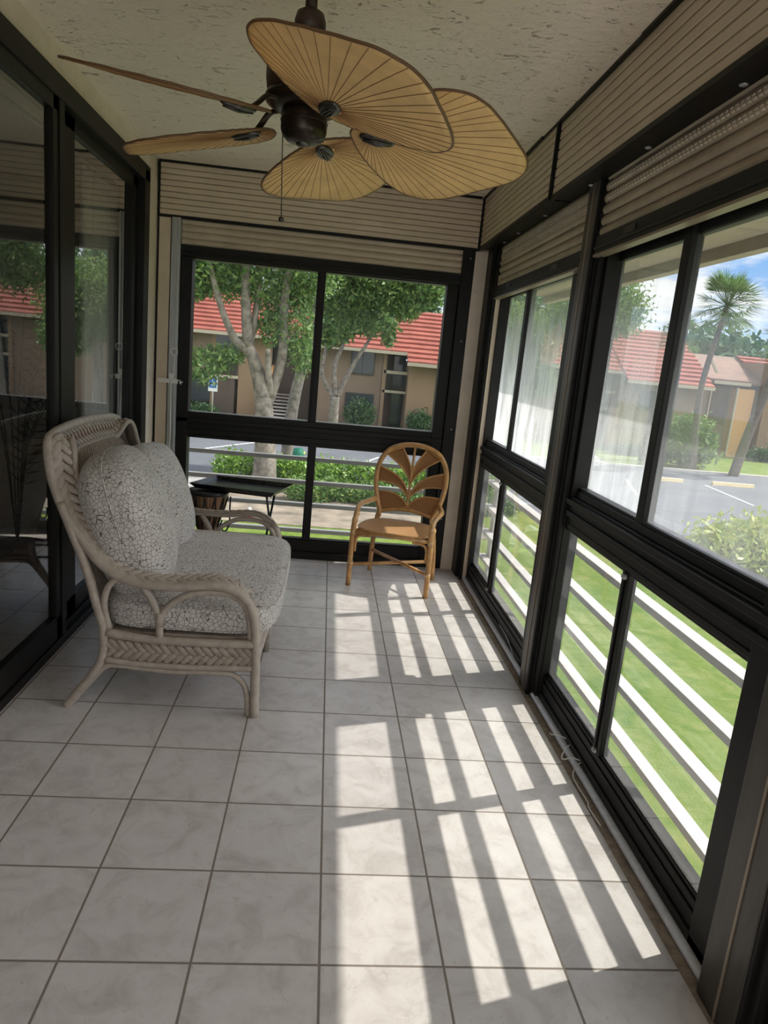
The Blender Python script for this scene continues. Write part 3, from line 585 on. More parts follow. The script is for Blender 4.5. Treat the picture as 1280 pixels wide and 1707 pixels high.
top = [(u, q) for u, q in zip(UO, WO)]; bot = [(u, -q) for u, q in zip(UO, WO)][::-1][1:-1]
OUT = catmull([(u, q, 0) for u, q in top + bot], 4, closed=True)
OUT = resample(OUT + [OUT[0]], 161)[:-1]
def fan_blade(phi, pitch=-16.0, droop=4.0):
    a, d_, ps = math.radians(phi), math.radians(droop), math.radians(pitch)
    u = vec((math.cos(a) * math.cos(d_), math.sin(a) * math.cos(d_), -math.sin(d_))); s = vec((-math.sin(a), math.cos(a), 0)); nrm = np.cross(u, s)
    v = s * math.cos(ps) + nrm * math.sin(ps); wv = np.cross(u, v); o = vec((HX, HY, HZ))
    P = lambda q: o + u * q[0] + v * q[1] + wv * q[2]
    cu = 0.195; nr = 14; V = []; Fc = []; n = len(OUT); NP = 34
    def lift(q, t):   # gentle cup and pleats
        ang = math.atan2(q[1] - 0, q[0] - cu); return 0.0005 * t * math.sin(ang * NP) - 0.003 * (q[1] / 0.27) ** 2 - 0.006 * max(0, (q[0] - 0.4) / 0.27) ** 2
    for j in range(1, nr + 1):
        t = j / nr
        for q in OUT:
            r = (cu + (q[0] - cu) * t, q[1] * t); V.append(P((r[0], r[1], lift(r, t))))
    V.append(P((cu, 0, 0)))
    for j in range(nr - 1):
        for i in range(n): Fc.append((j * n + i, j * n + (i + 1) % n, (j + 1) * n + (i + 1) % n, (j + 1) * n + i))
    for i in range(n): Fc.append((len(V) - 1, (i + 1) % n, i))
    m = MB(); m.add(V, Fc, True); B = m.build('blade', 'blade', F, solid=0.005)
    m = MB(); rp = [P((q[0], q[1], lift(q, 1.0))) for q in OUT]; m.tube(rp, 0.0036, 6, closed=True); m.build('rim', 'blade_rim', B)
    m = MB()
    ang_o = np.unwrap([math.atan2(q[1], q[0] - cu) for q in OUT])
    for k in range(NP * 2):
        if k % 1: continue
        th = -PI + 2 * PI * (k + 0.25) / (NP * 2) * 1.0
        # boundary hit
        best = min(range(n), key=lambda i: abs((ang_o[i] - th + PI) % (2 * PI) - PI)); q = OUT[best]
        L = []
        for t in np.linspace(0.12, 0.99, 9):
            r = (cu + (q[0] - cu) * t, q[1] * t); L.append(P((r[0], r[1], lift(r, t) - 0.003)))
        m.tube(L, 0.0009, 4, caps=False)
    m.build('rib_pattern', 'blade_rib', B)
    m = MB(); m.pad(P((0.215, 0, -0.006)), u, v, wv, 0.055, 0.027, 0.011, nu=20, nv=8)
    for k in (-1, 0, 1): m.tube([P((0.172, k * 0.004, -0.014)), P((0.215, k * 0.010, -0.019)), P((0.258, k * 0.004, -0.014))], 0.0032, 6)
    m.build('medallion', 'medal', B)
    e = vec((math.cos(a), math.sin(a), 0)); hub = vec((HX, HY, 0))
    m = MB(); m.tube(catmull([hub + e * 0.08 + vec((0, 0, 2.236)), hub + e * 0.125 + vec((0, 0, 2.232)), hub + e * 0.155 + vec((0, 0, 2.205)), P((0.19, 0, -0.012))], 6), 0.011, 10, flat=0.6); m.build('blade_arm', 'fan_dark', B)
for phi in (74.7, 146.7, 218.7, 290.7, 2.7): fan_blade(phi)

# ------------------------------------------------------------------ wicker loveseat
YC = 1.95
def mir(P): return [(p[0], 2 * YC - p[1], p[2]) for p in P]
LS = thing('wicker_loveseat', (-0.72, YC, 0), 'whitewashed wicker loveseat with braided arms, beside the sliding glass door', 'loveseat')
arm = [(-0.304, 1.262, 0.0), (-0.308, 1.266, 0.13), (-0.314, 1.27, 0.33), (-0.324, 1.27, 0.425), (-0.342, 1.27, 0.495), (-0.39, 1.27, 0.55), (-0.455, 1.27, 0.580), (-0.54, 1.27, 0.580), (-0.63, 1.27, 0.568), (-0.731, 1.27, 0.565), (-0.821, 1.28, 0.570), (-0.902, 1.29, 0.594), (-0.976, 1.305, 0.645), (-1.043, 1.325, 0.716), (-1.103, 1.35, 0.782), (-1.157, 1.38, 0.870), (-1.195, 1.405, 0.955), (-1.219, 1.43, 1.045)]
wing_top = [(-1.230, 1.46, 1.098), (-1.236, 1.51, 1.118), (-1.240, 1.60, 1.130)]
loop = arm + wing_top + [(-1.245, 1.78, 1.139), (-1.247, YC, 1.142), (-1.245, 2 * YC - 1.78, 1.139)] + mir(wing_top)[::-1] + mir(arm)[::-1]
loopc = catmull(loop, 6)
MB().tube(loopc, 0.0205, 12).build('outer_pole', 'wicker', LS)
def side_parts(S):
    rear = S([(-1.15, 1.372, 0.86), (-1.10, 1.338, 0.77), (-1.045, 1.312, 0.66), (-1.006, 1.297, 0.56), (-0.978, 1.285, 0.47), (-0.953, 1.28, 0.39), (-0.944, 1.28, 0.30), (-0.956, 1.28, 0.215), (-1.006, 1.28, 0.128), (-1.066, 1.28, 0.045), (-1.098, 1.28, 0.0)])
    rear2 = S([(-0.855, 1.29, 0.572), (-0.90, 1.288, 0.575), (-0.935, 1.285, 0.53), (-0.945, 1.285, 0.45), (-0.925, 1.285, 0.36)])
    m = MB(); m.tube(catmull(rear, 6), 0.019, 10); m.build('rear_leg', 'wicker', LS)
    m = MB(); m.tube(catmull(rear2, 6), 0.014, 10); m.build('bent_brace', 'wicker', LS)
    inner = S([(-0.336, 1.285, 0.33), (-0.35, 1.285, 0.44), (-0.372, 1.285, 0.495), (-0.415, 1.285, 0.532), (-0.49, 1.282, 0.548), (-0.58, 1.28, 0.540), (-0.65, 1.28, 0.505), (-0.70, 1.28, 0.455), (-0.718, 1.28, 0.42)])
    m = MB(); m.tube(catmull(inner, 6), 0.0145, 10); m.tube(catmull(S([(-0.79, 1.28, 0.556), (-0.76, 1.28, 0.51), (-0.735, 1.28, 0.46), (-0.72, 1.28, 0.42), (-0.717, 1.28, 0.33)]), 6), 0.0155, 10)
    m.tube(S([(-0.718, 1.28, 0.445), (-0.719, 1.28, 0.385)]), 0.0185, 10); m.tube(S([(-0.7175, 1.28, 0.345), (-0.717, 1.28, 0.31)]), 0.0175, 10); m.build('arm_brace', 'wicker', LS)
    m = MB(); m.tube(catmull(S([(-0.935, 1.28, 0.345), (-0.80, 1.278, 0.327), (-0.65, 1.275, 0.322), (-0.45, 1.272, 0.325), (-0.318, 1.27, 0.33)]), 6), 0.019, 10); m.build('side_rail', 'wicker', LS)
    m = MB(); m.tube(catmull(S([(-0.94, 1.28, 0.222), (-0.80, 1.278, 0.211), (-0.6, 1.275, 0.209), (-0.45, 1.272, 0.215), (-0.318, 1.268, 0.222)]), 6), 0.015, 10)
    m.tube(catmull(S([(-1.085, 1.296, 0.0), (-1.05, 1.294, 0.05), (-0.985, 1.29, 0.135), (-0.94, 1.288, 0.185), (-0.88, 1.286, 0.195), (-0.68, 1.28, 0.183), (-0.5, 1.276, 0.190), (-0.415, 1.274, 0.187), (-0.365, 1.272, 0.155), (-0.341, 1.27, 0.10), (-0.332, 1.268, 0.0)]), 6), 0.013, 10)
    m.build('lower_rail', 'wicker', LS)
    # braided side panel
    m = MB(); P = resample(S([(-0.925, 1.279, 0.279), (-0.80, 1.277, 0.267), (-0.60, 1.274, 0.265), (-0.33, 1.270, 0.273)]), 18); sgn = 1 if P[0][1] > YC else -1
    for i, p in enumerate(P):
        for s2 in (1, -1):
            e1 = vec((math.cos(0.72), 0, s2 * math.sin(0.72))); e2 = vec((-s2 * math.sin(0.72), 0, math.cos(0.72)))
            m.pad(p + vec((0.010 * s2, 0.004 * sgn, -0.019 * s2)), e1, e2, (0, 1, 0), 0.036, 0.0155, 0.008, nu=10, nv=6, p=2.6)
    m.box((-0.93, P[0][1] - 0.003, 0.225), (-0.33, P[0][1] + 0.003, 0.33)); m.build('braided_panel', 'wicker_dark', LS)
side_parts(lambda P: P); side_parts(mir)
# front and back rails, middle leg
m = MB(); m.tube([(-0.318, 1.28, 0.33), (-0.30, YC, 0.33), (-0.318, 2.62, 0.33)], 0.018, 10); m.tube([(-0.318, 1.28, 0.222), (-0.30, YC, 0.222), (-0.318, 2.62, 0.222)], 0.015, 10); m.build('front_rail', 'wicker', LS)
m = MB(); m.tube([(-0.94, 1.28, 0.34), (-0.94, 2.62, 0.34)], 0.017, 10); m.build('back_rail', 'wicker', LS)
m = MB()
for i in range(38):
    p = vec((-0.309 + 0.009 * (1 - abs(i - 18.5) / 18.5), 1.31 + i * 0.0345, 0.276))
    for s2 in (1, -1): m.pad(p, (0, math.cos(0.72), s2 * math.sin(0.72)), (0, -s2 * math.sin(0.72), math.cos(0.72)), (1, 0, 0), 0.036, 0.0155, 0.008, p=2.6)
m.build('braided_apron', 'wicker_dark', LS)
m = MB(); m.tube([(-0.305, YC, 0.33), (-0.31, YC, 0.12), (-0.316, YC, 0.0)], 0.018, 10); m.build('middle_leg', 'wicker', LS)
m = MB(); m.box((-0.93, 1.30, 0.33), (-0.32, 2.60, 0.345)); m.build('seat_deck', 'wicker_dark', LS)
# woven band: arms and wings braided, crest woven
def band_vec(p):   # direction from the outer pole to the inner edge
    z = p[2]; t = min(max((z - 0.60) / 0.40, 0), 1); sy = 1 if p[1] < YC else -1
    dirn = vec((0.078 * t, sy * (0.060 * (1 - t) + 0.062 * t), 0.022 + 0.018 * t))
    c = min(max((abs(p[1] - YC) - 0.36) / 0.15, 0), 1); return dirn * c + vec((0.045, 0, -0.105)) * (1 - c) if z > 0.95 else dirn
lp = np.array(loopc); keep = [i for i in range(len(lp)) if lp[i][2] > 0.50 and lp[i][0] < -0.34]
seg = lp[keep[0]:keep[-1] + 1]; seg = resample(seg, 240)
IN = np.array([p + band_vec(p) for p in seg])
ker = np.ones(9) / 9
for k in range(3): IN[4:-4, k] = np.convolve(IN[:, k], ker, 'valid')
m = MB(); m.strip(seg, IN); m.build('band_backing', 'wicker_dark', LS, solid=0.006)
m = MB(); inner_edge = IN[(np.arange(240) > 62) & (np.arange(240) < 178)]; m.tube(inner_edge, 0.0125, 10); m.build('inner_pole', 'wicker', LS)
m = MB(); mz = MB(); TT = np.gradient(seg, axis=0)
for i in range(3, 238):
    T = TT[i] / np.linalg.norm(TT[i]); B = IN[i] - seg[i]; L = np.linalg.norm(B); Bn = B / L; Nn = np.cross(T, Bn); Nn /= np.linalg.norm(Nn)
    if Nn @ vec((0.6, 0, 0.8)) < 0: Nn = -Nn
    crest = abs(seg[i][1] - YC) < 0.50 and seg[i][2] > 1.0
    sgn = 1 if i < 120 else -1
    if not crest:
        if i % 3 == 0:
            for s2, off in ((1, 0.30), (-1, 0.66)):
                a = 0.60 * s2 * sgn; ex = T * math.cos(a) + Bn * math.sin(a) * 1; ey = np.cross(Nn, ex)
                m.pad(seg[i] + B * off + Nn * 0.011 + T * (0.008 if s2 > 0 else -0.002), ex, ey, Nn, 0.040, 0.0165, 0.008, p=2.8)
    else:
        if i % 3 == 0:
            for off, h in ((0.22, 0.02), (0.76, 0.02)): m.pad(seg[i] + B * off + Nn * 0.004, T * 0.75 + Bn * 0.66, np.cross(Nn, T * 0.75 + Bn * 0.66), Nn, 0.026, 0.0075, 0.005, p=2.4)
            for s2 in (1, -1):
                ex = T * 0.36 * s2 + Bn * 0.93; mz.pad(seg[i] + B * 0.5 + Nn * 0.004 + T * 0.0050 * s2, ex, np.cross(Nn, ex), Nn, 0.024, 0.0014, 0.0030, nu=6, nv=4)
m.build('braid', 'wicker', LS); mz.build('zigzag_reeds', 'reed_dark', LS)
m = MB()   # stitched edge cords
m.tube(seg + (IN - seg) * 0.10 + vec((0.006, 0, 0.008)), 0.0035, 6); m.tube(seg[62:178] + (IN - seg)[62:178] * 0.93 + vec((0.008, 0, 0.008)), 0.0035, 6); m.build('edge_cord', 'wicker', LS)
m = MB()   # upright reeds of the back
for k in range(38):
    yy = 1.44 + k * (2.46 - 1.44) / 37; f = abs(yy - YC) / 0.51
    m.tube([(-1.185 - 0.002, yy, 1.045 - 0.10 * f ** 4), (-1.13, YC + (yy - YC) * 1.02, 0.75), (-0.96, YC + (yy - YC) * 1.05, 0.345)], 0.0055, 6)
m.build('back_reeds', 'wicker_dark', LS)

# cushions
def cushion(name, c, half, R, p, crown, label, cat='cushion', group=None, n=20, piping=True, wob=0, pinch=0.0):
    bm = bmesh.new(); bmesh.ops.create_cube(bm, size=2); bmesh.ops.subdivide_edges(bm, edges=bm.edges[:], cuts=n, use_grid_fill=True)
    rnd = random.Random(wob)
    V = []
    for v in bm.verts:
        q = vec(v.co); l = (abs(q) ** p).sum() ** (1 / p); q = q / l
        k = (1 - q[0] ** 2 if True else 0)
        th = 1 + crown * (1 - q[0] ** 2) * (1 - q[1] ** 2)
        x, y2, z = q[0], q[1], q[2] * th
        s = 1 - pinch * (q[0] ** 2) * (q[1] ** 2)
        V.append(vec((x * half[0] * s, y2 * half[1] * s, z * half[2])))
    mb = MB(); fs = [tuple(v.index for v in f.verts) for f in bm.faces]; bm.free()
    RR = R.to_3x3() if isinstance(R, Matrix) else R
    mb.add([tuple(Vector(c) + RR @ Vector(v)) for v in V], fs, True)
    o = mb.build(name, 'crackle', at=c, label=label, cat=cat, group=group)
    if piping:
        m = MB(); ring = []
        for k in range(96):
            a = 2 * PI * k / 96; q = vec((math.copysign(abs(math.cos(a)) ** 0.5, math.cos(a)), math.copysign(abs(math.sin(a)) ** 0.5, math.sin(a)), 0)); l = (abs(q) ** p).sum() ** (1 / p); q /= l
            s = 1 - pinch * q[0] ** 2 * q[1] ** 2; ring.append(q * s)
        for zz in ((0.62, -0.62) if piping == 2 else (0.0,)):
            kk = (1 - abs(zz) ** p) ** (1 / p) if zz else 1.0
            m.tube([tuple(Vector(c) + RR @ Vector((q[0] * half[0] * kk * 1.002, q[1] * half[1] * kk * 1.002, zz * half[2]))) for q in ring], 0.0032, 6, closed=True)
        m.build('piping', 'crackle', o)
    return o
cushion('seat_cushion', (-0.615, YC, 0.412), (0.385, 0.655, 0.078), Matrix.Rotation(math.radians(0.5), 3, 'Y'), 5.5, 0.22, 'long crackle print seat cushion on the wicker loveseat', piping=2)
Rb = Matrix.Rotation(math.radians(-108), 3, 'Y') @ Matrix.Rotation(math.radians(0), 3, 'Z')
cushion('back_cushion', (-0.935, 1.63, 0.742), (0.335, 0.305, 0.118), Matrix.Rotation(math.radians(7), 3, 'Z') @ Rb, 4.0, 0.5, 'puffy crackle print back cushion nearest the camera on the loveseat', group='back cushions', pinch=0.07)
cushion('back_cushion', (-0.975, 2.25, 0.70), (0.315, 0.305, 0.112), Matrix.Rotation(math.radians(-3), 3, 'Z') @ Rb, 4.0, 0.5, 'crackle print back cushion at the far arm of the loveseat, half hidden', group='back cushions', pinch=0.10)

# ------------------------------------------------------------------ rattan armchair (built in its own frame, then turned)
RC = thing('rattan_armchair', (0.48, 3.26, 0), 'honey coloured rattan armchair with an oval palm leaf back', 'chair', rz=math.radians(-18.8))
def B(mb, name, mat, **k): return mb.build(name, mat, RC, local=True, **k)
LEAN = 0.2
def bk(x, z, d=0.0): return (x, 0.2 + LEAN * (z - 0.45) + d, z)     # a point on the leaning back plane
for sx in (-1, 1):
    m = MB(); m.tube(catmull([(sx * 0.278, -0.215, 0.0), (sx * 0.278, -0.212, 0.2), (sx * 0.275, -0.21, 0.40), (sx * 0.270, -0.205, 0.465)], 5), 0.0185, 12)
    B(m, 'front_leg', 'rattan')
    m = MB(); m.tube(catmull([(sx * 0.242, 0.222, 0.0), (sx * 0.235, 0.205, 0.2), (sx * 0.215, 0.19, 0.40), bk(sx * 0.205, 0.47)], 5), 0.018, 12); B(m, 'back_leg', 'rattan')
    m = MB(); m.tube(catmull([(sx * 0.272, -0.212, 0.36), (sx * 0.270, -0.205, 0.46), (sx * 0.270, -0.17, 0.515), (sx * 0.285, -0.08, 0.545), (sx * 0.288, 0.04, 0.548), (sx * 0.262, 0.15, 0.550), bk(sx * 0.235, 0.56)], 6), 0.0185, 12); B(m, 'arm', 'rattan')
    for q in ((sx * 0.270, -0.203, 0.47), (sx * 0.270, -0.175, 0.51)): m = MB(); m.tube([(q[0], q[1], q[2] - 0.012), (q[0], q[1] + 0.006, q[2] + 0.012)], 0.0215, 12); B(m, 'binding', 'rattan_wrap')
    m = MB(); m.tube([(sx * 0.276, -0.212, 0.145), (sx * 0.276, -0.212, 0.175)], 0.0205, 12); B(m, 'binding', 'rattan_wrap'); m = MB(); m.tube([(sx * 0.274, -0.211, 0.365), (sx * 0.274, -0.211, 0.40)], 0.0205, 12); B(m, 'binding', 'rattan_wrap')
    m = MB(); m.tube(catmull([(sx * 0.252, -0.21, 0.25), (sx * 0.25, -0.21, 0.33), (sx * 0.225, -0.21, 0.365), (sx * 0.15, -0.21, 0.372)], 6), 0.010, 10)
    m.tube(catmull([(sx * 0.265, -0.18, 0.25), (sx * 0.262, -0.17, 0.33), (sx * 0.255, -0.14, 0.365), (sx * 0.25, -0.06, 0.372)], 6), 0.010, 10); B(m, 'corner_brace', 'rattan')
m = MB(); m.tube([(-0.27, -0.21, 0.392), (0.27, -0.21, 0.392)], 0.014, 10); m.tube([(-0.23, 0.195, 0.392), (0.23, 0.195, 0.392)], 0.014, 10)
for sx in (-1, 1): m.tube([(sx * 0.268, -0.21, 0.385), (sx * 0.225, 0.195, 0.385)], 0.013, 10)
B(m, 'seat_rail', 'rattan')
m = MB(); m.tube([(-0.265, -0.20, 0.15), (0.225, 0.20, 0.145)], 0.0125, 10); B(m, 'stretcher', 'rattan')
m = MB(); m.tube([(-0.225, 0.20, 0.163), (0.265, -0.20, 0.160)], 0.0125, 10); B(m, 'stretcher', 'rattan')
seat = []
for k in range(40):
    a = 2 * PI * k / 40; x = math.copysign(abs(math.cos(a)) ** 0.62, math.cos(a)); y2 = math.copysign(abs(math.sin(a)) ** 0.7, math.sin(a))
    seat.append((x * (0.262 - 0.02 * y2), -0.015 + y2 * 0.225, 0.408))
m = MB(); m.prism(seat, (0, 0, 0.014)); st = B(m, 'seat', 'seat_weave', bevel=0.003)
m = MB(); m.tube([(p[0], p[1], 0.414) for p in seat], 0.0085, 8, closed=True); B(m, 'seat_rim', 'rattan')
# hoop
hoop = [(-0.196, 0.462), (-0.222, 0.52), (-0.246, 0.60), (-0.262, 0.70), (-0.258, 0.79), (-0.232, 0.865), (-0.182, 0.925), (-0.10, 0.962), (0, 0.974), (0.10, 0.962), (0.182, 0.925), (0.232, 0.865), (0.258, 0.79), (0.262, 0.70), (0.246, 0.60), (0.222, 0.52), (0.196, 0.462)]
m = MB(); m.tube(catmull([bk(*q) for q in hoop], 5), 0.0185, 12); B(m, 'back_hoop', 'rattan')
m = MB(); m.tube(catmull([bk(-0.205, 0.468), bk(-0.10, 0.492), bk(0, 0.50), bk(0.10, 0.492), bk(0.205, 0.468)], 6), 0.013, 10); m.tube(catmull([bk(-0.20, 0.475, -0.012), bk(-0.195, 0.44, -0.012), bk(-0.225, 0.405, 0.0)], 5), 0.012, 8); m.tube(catmull([bk(0.20, 0.475, -0.012), bk(0.195, 0.44, -0.012), bk(0.225, 0.405, 0.0)], 5), 0.012, 8); B(m, 'lower_back_rail', 'rattan')
m = MB(); m.tube(catmull([bk(0, 0.50), bk(-0.002, 0.70), bk(0, 0.97)], 6), 0.0095, 10); B(m, 'back_stem', 'rattan')
hp = np.array(catmull([(q[0], q[1], 0) for q in hoop], 8))[:, :2]
def leaf(sx, root, t0, t1, bulge, low=0.9):
    """woven leaf from the stem (0,root) to the hoop between the hoop points t0 and t1 (x,z given for the left side)"""
    A = vec((t0[0] * sx, t0[1])); Bq = vec((t1[0] * sx, t1[1])); Rr = vec((0.0, root))
    def arc(E, b, k=14):
        out = []
        for i in range(k + 1):
            t = i / k; q = Rr + (E - Rr) * t; nrm = vec((-(E - Rr)[1], (E - Rr)[0])) * (-sx); out.append(q + nrm * b * math.sin(PI * t ** 0.85))
        return out
    U, L = arc(A, bulge), arc(Bq, bulge * low)
    m = MB(); V = []; nu = 8
    for i in range(15):
        for j in range(nu + 1): q = U[i] * (1 - j / nu) + L[i] * j / nu; V.append(bk(q[0], q[1], -0.002 + 0.006 * math.sin(PI * j / nu)))
    m.add(V, [(i * (nu + 1) + j, i * (nu + 1) + j + 1, (i + 1) * (nu + 1) + j + 1, (i + 1) * (nu + 1) + j) for i in range(14) for j in range(nu)], True)
    lf = B(m, 'woven_leaf', 'weave', solid=0.006)
    m = MB(); m.tube([bk(q[0], q[1], -0.003) for q in U], 0.0062, 8); m.tube([bk(q[0], q[1], -0.003) for q in L], 0.0062, 8); m.tube([bk(*(U[-1] * (1 - t) + L[-1] * t), -0.003) for t in np.linspace(0, 1, 6)], 0.0055, 8)
    o = m.build('leaf_border', 'rattan', lf, local=True)
for sx in (1, -1):
    leaf(sx, 0.690, (-0.092, 0.948), (-0.205, 0.890), 0.10)
    leaf(sx, 0.580, (-0.248, 0.795), (-0.246, 0.690), 0.17)
    leaf(sx, 0.525, (-0.234, 0.612), (-0.196, 0.480), 0.17, -0.22)

# ------------------------------------------------------------------ drum, folding stand and tray in the far left corner
DX, DY = -0.875, 3.36
DR = thing('goblet_drum', (DX, DY, 0), 'tall striped brown wooden drum with black straps under the tray', 'drum')
m = MB(); m.lathe([(0.0, 0.225), (0.052, 0.225), (0.058, 0.28), (0.078, 0.34), (0.10, 0.40), (0.122, 0.47), (0.135, 0.545), (0.135, 0.558), (0.0, 0.558)], (DX, DY, 0), 48); m.build('drum_shell', 'drum', DR)
m = MB(); m.lathe([(0.0, 0.0), (0.105, 0.0), (0.102, 0.03), (0.085, 0.12), (0.066, 0.20), (0.054, 0.23), (0.0, 0.23)], (DX, DY, 0), 40); m.build('drum_foot', 'drum_foot', DR)
m = MB()
for k in range(12):
    a0, a1 = 2 * PI * k / 12, 2 * PI * (k + 0.5) / 12
    for aa, bb in ((a0, a1), (a1, a0 + 2 * PI / 12)):
        (p, q) = ((aa, bb) if aa == a0 else (bb, aa))
        m.tube([(DX + r * math.cos(p + (q - p) * t), DY + r * math.sin(p + (q - p) * t), z) for t, r, z in ((0, 0.139, 0.53), (0.35, 0.121, 0.45), (0.7, 0.096, 0.37), (1.0, 0.066, 0.275))], 0.0045, 6)
m.build('strap', 'rubber', DR)
m = MB(); m.lathe([(0.137, 0.535), (0.142, 0.543), (0.142, 0.558), (0.13, 0.563), (0.0, 0.564)][::-1], (DX, DY, 0), 40); m.build('drum_head', 'black', DR)
m = MB(); m.tube(catmull([(-0.716, 3.33, 0.53), (-0.715, 3.31, 0.45), (-0.712, 3.30, 0.37), (-0.72, 3.30, 0.315), (-0.74, 3.30, 0.285), (-0.762, 3.30, 0.295), (-0.772, 3.30, 0.33), (-0.765, 3.31, 0.36)], 8), 0.0055, 8); m.build('cord_loop', 'rubber', DR)
# tray corners
tc4 = [vec((-1.000, 3.31)), vec((-0.875, 3.685)), vec((-0.297, 3.575)), vec((-0.402, 3.165))]
cen = sum(tc4) / 4
SD = thing('folding_tray_stand', (cen[0], cen[1], 0), 'black folding metal stand holding up the black tray', 'stand')
ux = (tc4[3] - tc4[0]); ux /= np.linalg.norm(ux); uy = vec((-ux[1], ux[0]))
def sp(a, b, z): q = cen + ux * a + uy * b; return (q[0], q[1], z)
for a in (-0.20, 0.20):
    for k, sg in ((0.0, 1), (0.018, -1)):
        m = MB(); m.tube([sp(a + k, -0.155 * sg, 0.0), sp(a + k, 0.125 * sg, 0.565)], 0.0085, 8); m.build('leg', 'black', SD)
m = MB()
for b in (0.125, -0.125): m.tube([sp(-0.21, b, 0.566), sp(0.23, b, 0.566)], 0.0075, 8)
m.build('top_bar', 'black', SD); m = MB()
for b in (0.155, -0.155): m.tube([sp(-0.20, b, 0.008), sp(0.218, b, 0.008)], 0.0075, 8)
m.build('cross_bar', 'black', SD)
Zt = 0.575
def quadring(m, P, s0, s1, z0, z1):
    a = [cen + (q - cen) * s0 for q in P]; b = [cen + (q - cen) * s1 for q in P]
    for i in range(4):
        j = (i + 1) % 4; V = [(*a[i], z0), (*a[j], z0), (*b[j], z1), (*b[i], z1)]; V2 = [(x, y2, z + 0.006) for x, y2, z in V]
        m.add(V + V2, [(0, 1, 2, 3), (7, 6, 5, 4), (0, 4, 5, 1), (1, 5, 6, 2), (2, 6, 7, 3), (3, 7, 4, 0)])
TR = thing('serving_tray', (cen[0], cen[1], Zt), 'black lacquered rectangular tray with raised rim on the folding stand', 'tray')
m = MB(); m.prism([(*(cen + (q - cen) * 0.90), Zt) for q in tc4], (0, 0, 0.007)); m.build('tray_bed', 'tray', TR)
m = MB(); quadring(m, tc4, 0.89, 1.0, Zt + 0.002, Zt + 0.030); m.build('tray_rim', 'tray', TR, bevel=0.002)

# potted palm in the dim room
PP = thing('potted_palm', (-1.90, 2.72, 0), 'dark feathery palm plant standing behind the sliding glass door', 'plant')
m = MB(); m.lathe([(0.0, 0.0), (0.10, 0.0), (0.14, 0.26), (0.15, 0.27), (0.0, 0.27)], (-1.90, 2.72, 0), 24); m.build('pot', 'dark_wood', PP)
m = MB(); rnd = random.Random(12)
for k in range(11):
    a = rnd.uniform(0, 2 * PI); h = rnd.uniform(1.0, 1.75); r = rnd.uniform(0.18, 0.40)
    P = catmull([(-1.90, 2.72, 0.25), (-1.90 + 0.3 * r * math.cos(a), 2.72 + 0.3 * r * math.sin(a), 0.25 + 0.6 * h), (-1.90 + r * math.cos(a), 2.72 + r * math.sin(a), 0.22 + h)], 10)
    m.tube(P, 0.004, 5)
    for i in range(6, len(P)):
        t = P[i] - P[i - 1]; t /= np.linalg.norm(t); s2 = np.cross(t, (0.2, 0.1, 1)); s2 /= np.linalg.norm(s2)
        for q in (1, -1):
            e = P[i] + (s2 * q * 0.8 + t * 0.6) * 0.15 * (1.2 - i / len(P) * 0.6); e[2] -= 0.03; mid = (P[i] + e) / 2; b2 = t * 0.006
            m.add([P[i], mid + b2, e, mid - b2], [(0, 1, 2, 3)])
m.build('fronds', 'leaf_room', PP)

# ------------------------------------------------------------------ outside: overhang and railings
struct('exterior_soffit', MB().box((1.13, -6, 2.19), (1.66, 4.3, 2.32)).box((1.60, -6, 2.135), (1.66, 4.3, 2.19)).box((-3.0, 3.92, 2.32), (1.66, 4.30, 2.45)), 'soffit')
struct('exterior_slab', MB().box((XL - 2, YB, -0.42), (1.14, 3.93, -0.221)), 'concrete')
def railing(axis, label, zs, d, span, posts, hand, mt):
    R = thing('balcony_railing', (d, (span[0] + span[1]) / 2, -0.42) if axis == 1 else ((span[0] + span[1]) / 2, d, -0.42), label, 'railing')
    def bx(m, a0, a1, d0, d1, c0, c1): return m.box((d + d0, a0, c0), (d + d1, a1, c1)) if axis == 1 else m.box((a0, d + d0, c0), (a1, d + d1, c1))
    for z in zs: m = MB(); bx(m, span[0], span[1], 0, 0.062, z - 0.032, z); m.build('rail', mt, R, bevel=0.003)
    m = MB(); bx(m, span[0], span[1], hand[0], hand[0] + 0.045, hand[1] - 0.03, hand[1]); m.build('handrail', mt, R, bevel=0.003)
    for a in posts:
        m = MB(); bx(m, a - 0.05, a + 0.05, 0.064, 0.14, -0.42, hand[1] - 0.03); m.build('post', mt, R, bevel=0.003)
        m = MB(); bx(m, a - 0.05, a + 0.05, -0.40 if axis == 0 else -0.20, 0.10, -0.40, -0.33); m.build('bracket', mt, R)
railing(1, 'pale horizontal board railing outside the right windows', (0.868, 0.659, 0.448, 0.230, 0.008), 1.31, (-5, 4.235), (-3.5, -0.75, 4.15), (-0.09, 0.975), 'rail')
railing(0, 'grey horizontal board railing outside the far end window', (0.885, 0.709, 0.506, 0.312, 0.087), 4.30, (-3.2, 1.30), (-2.9, 1.22), (-0.05, 0.97), 'rail_dark')

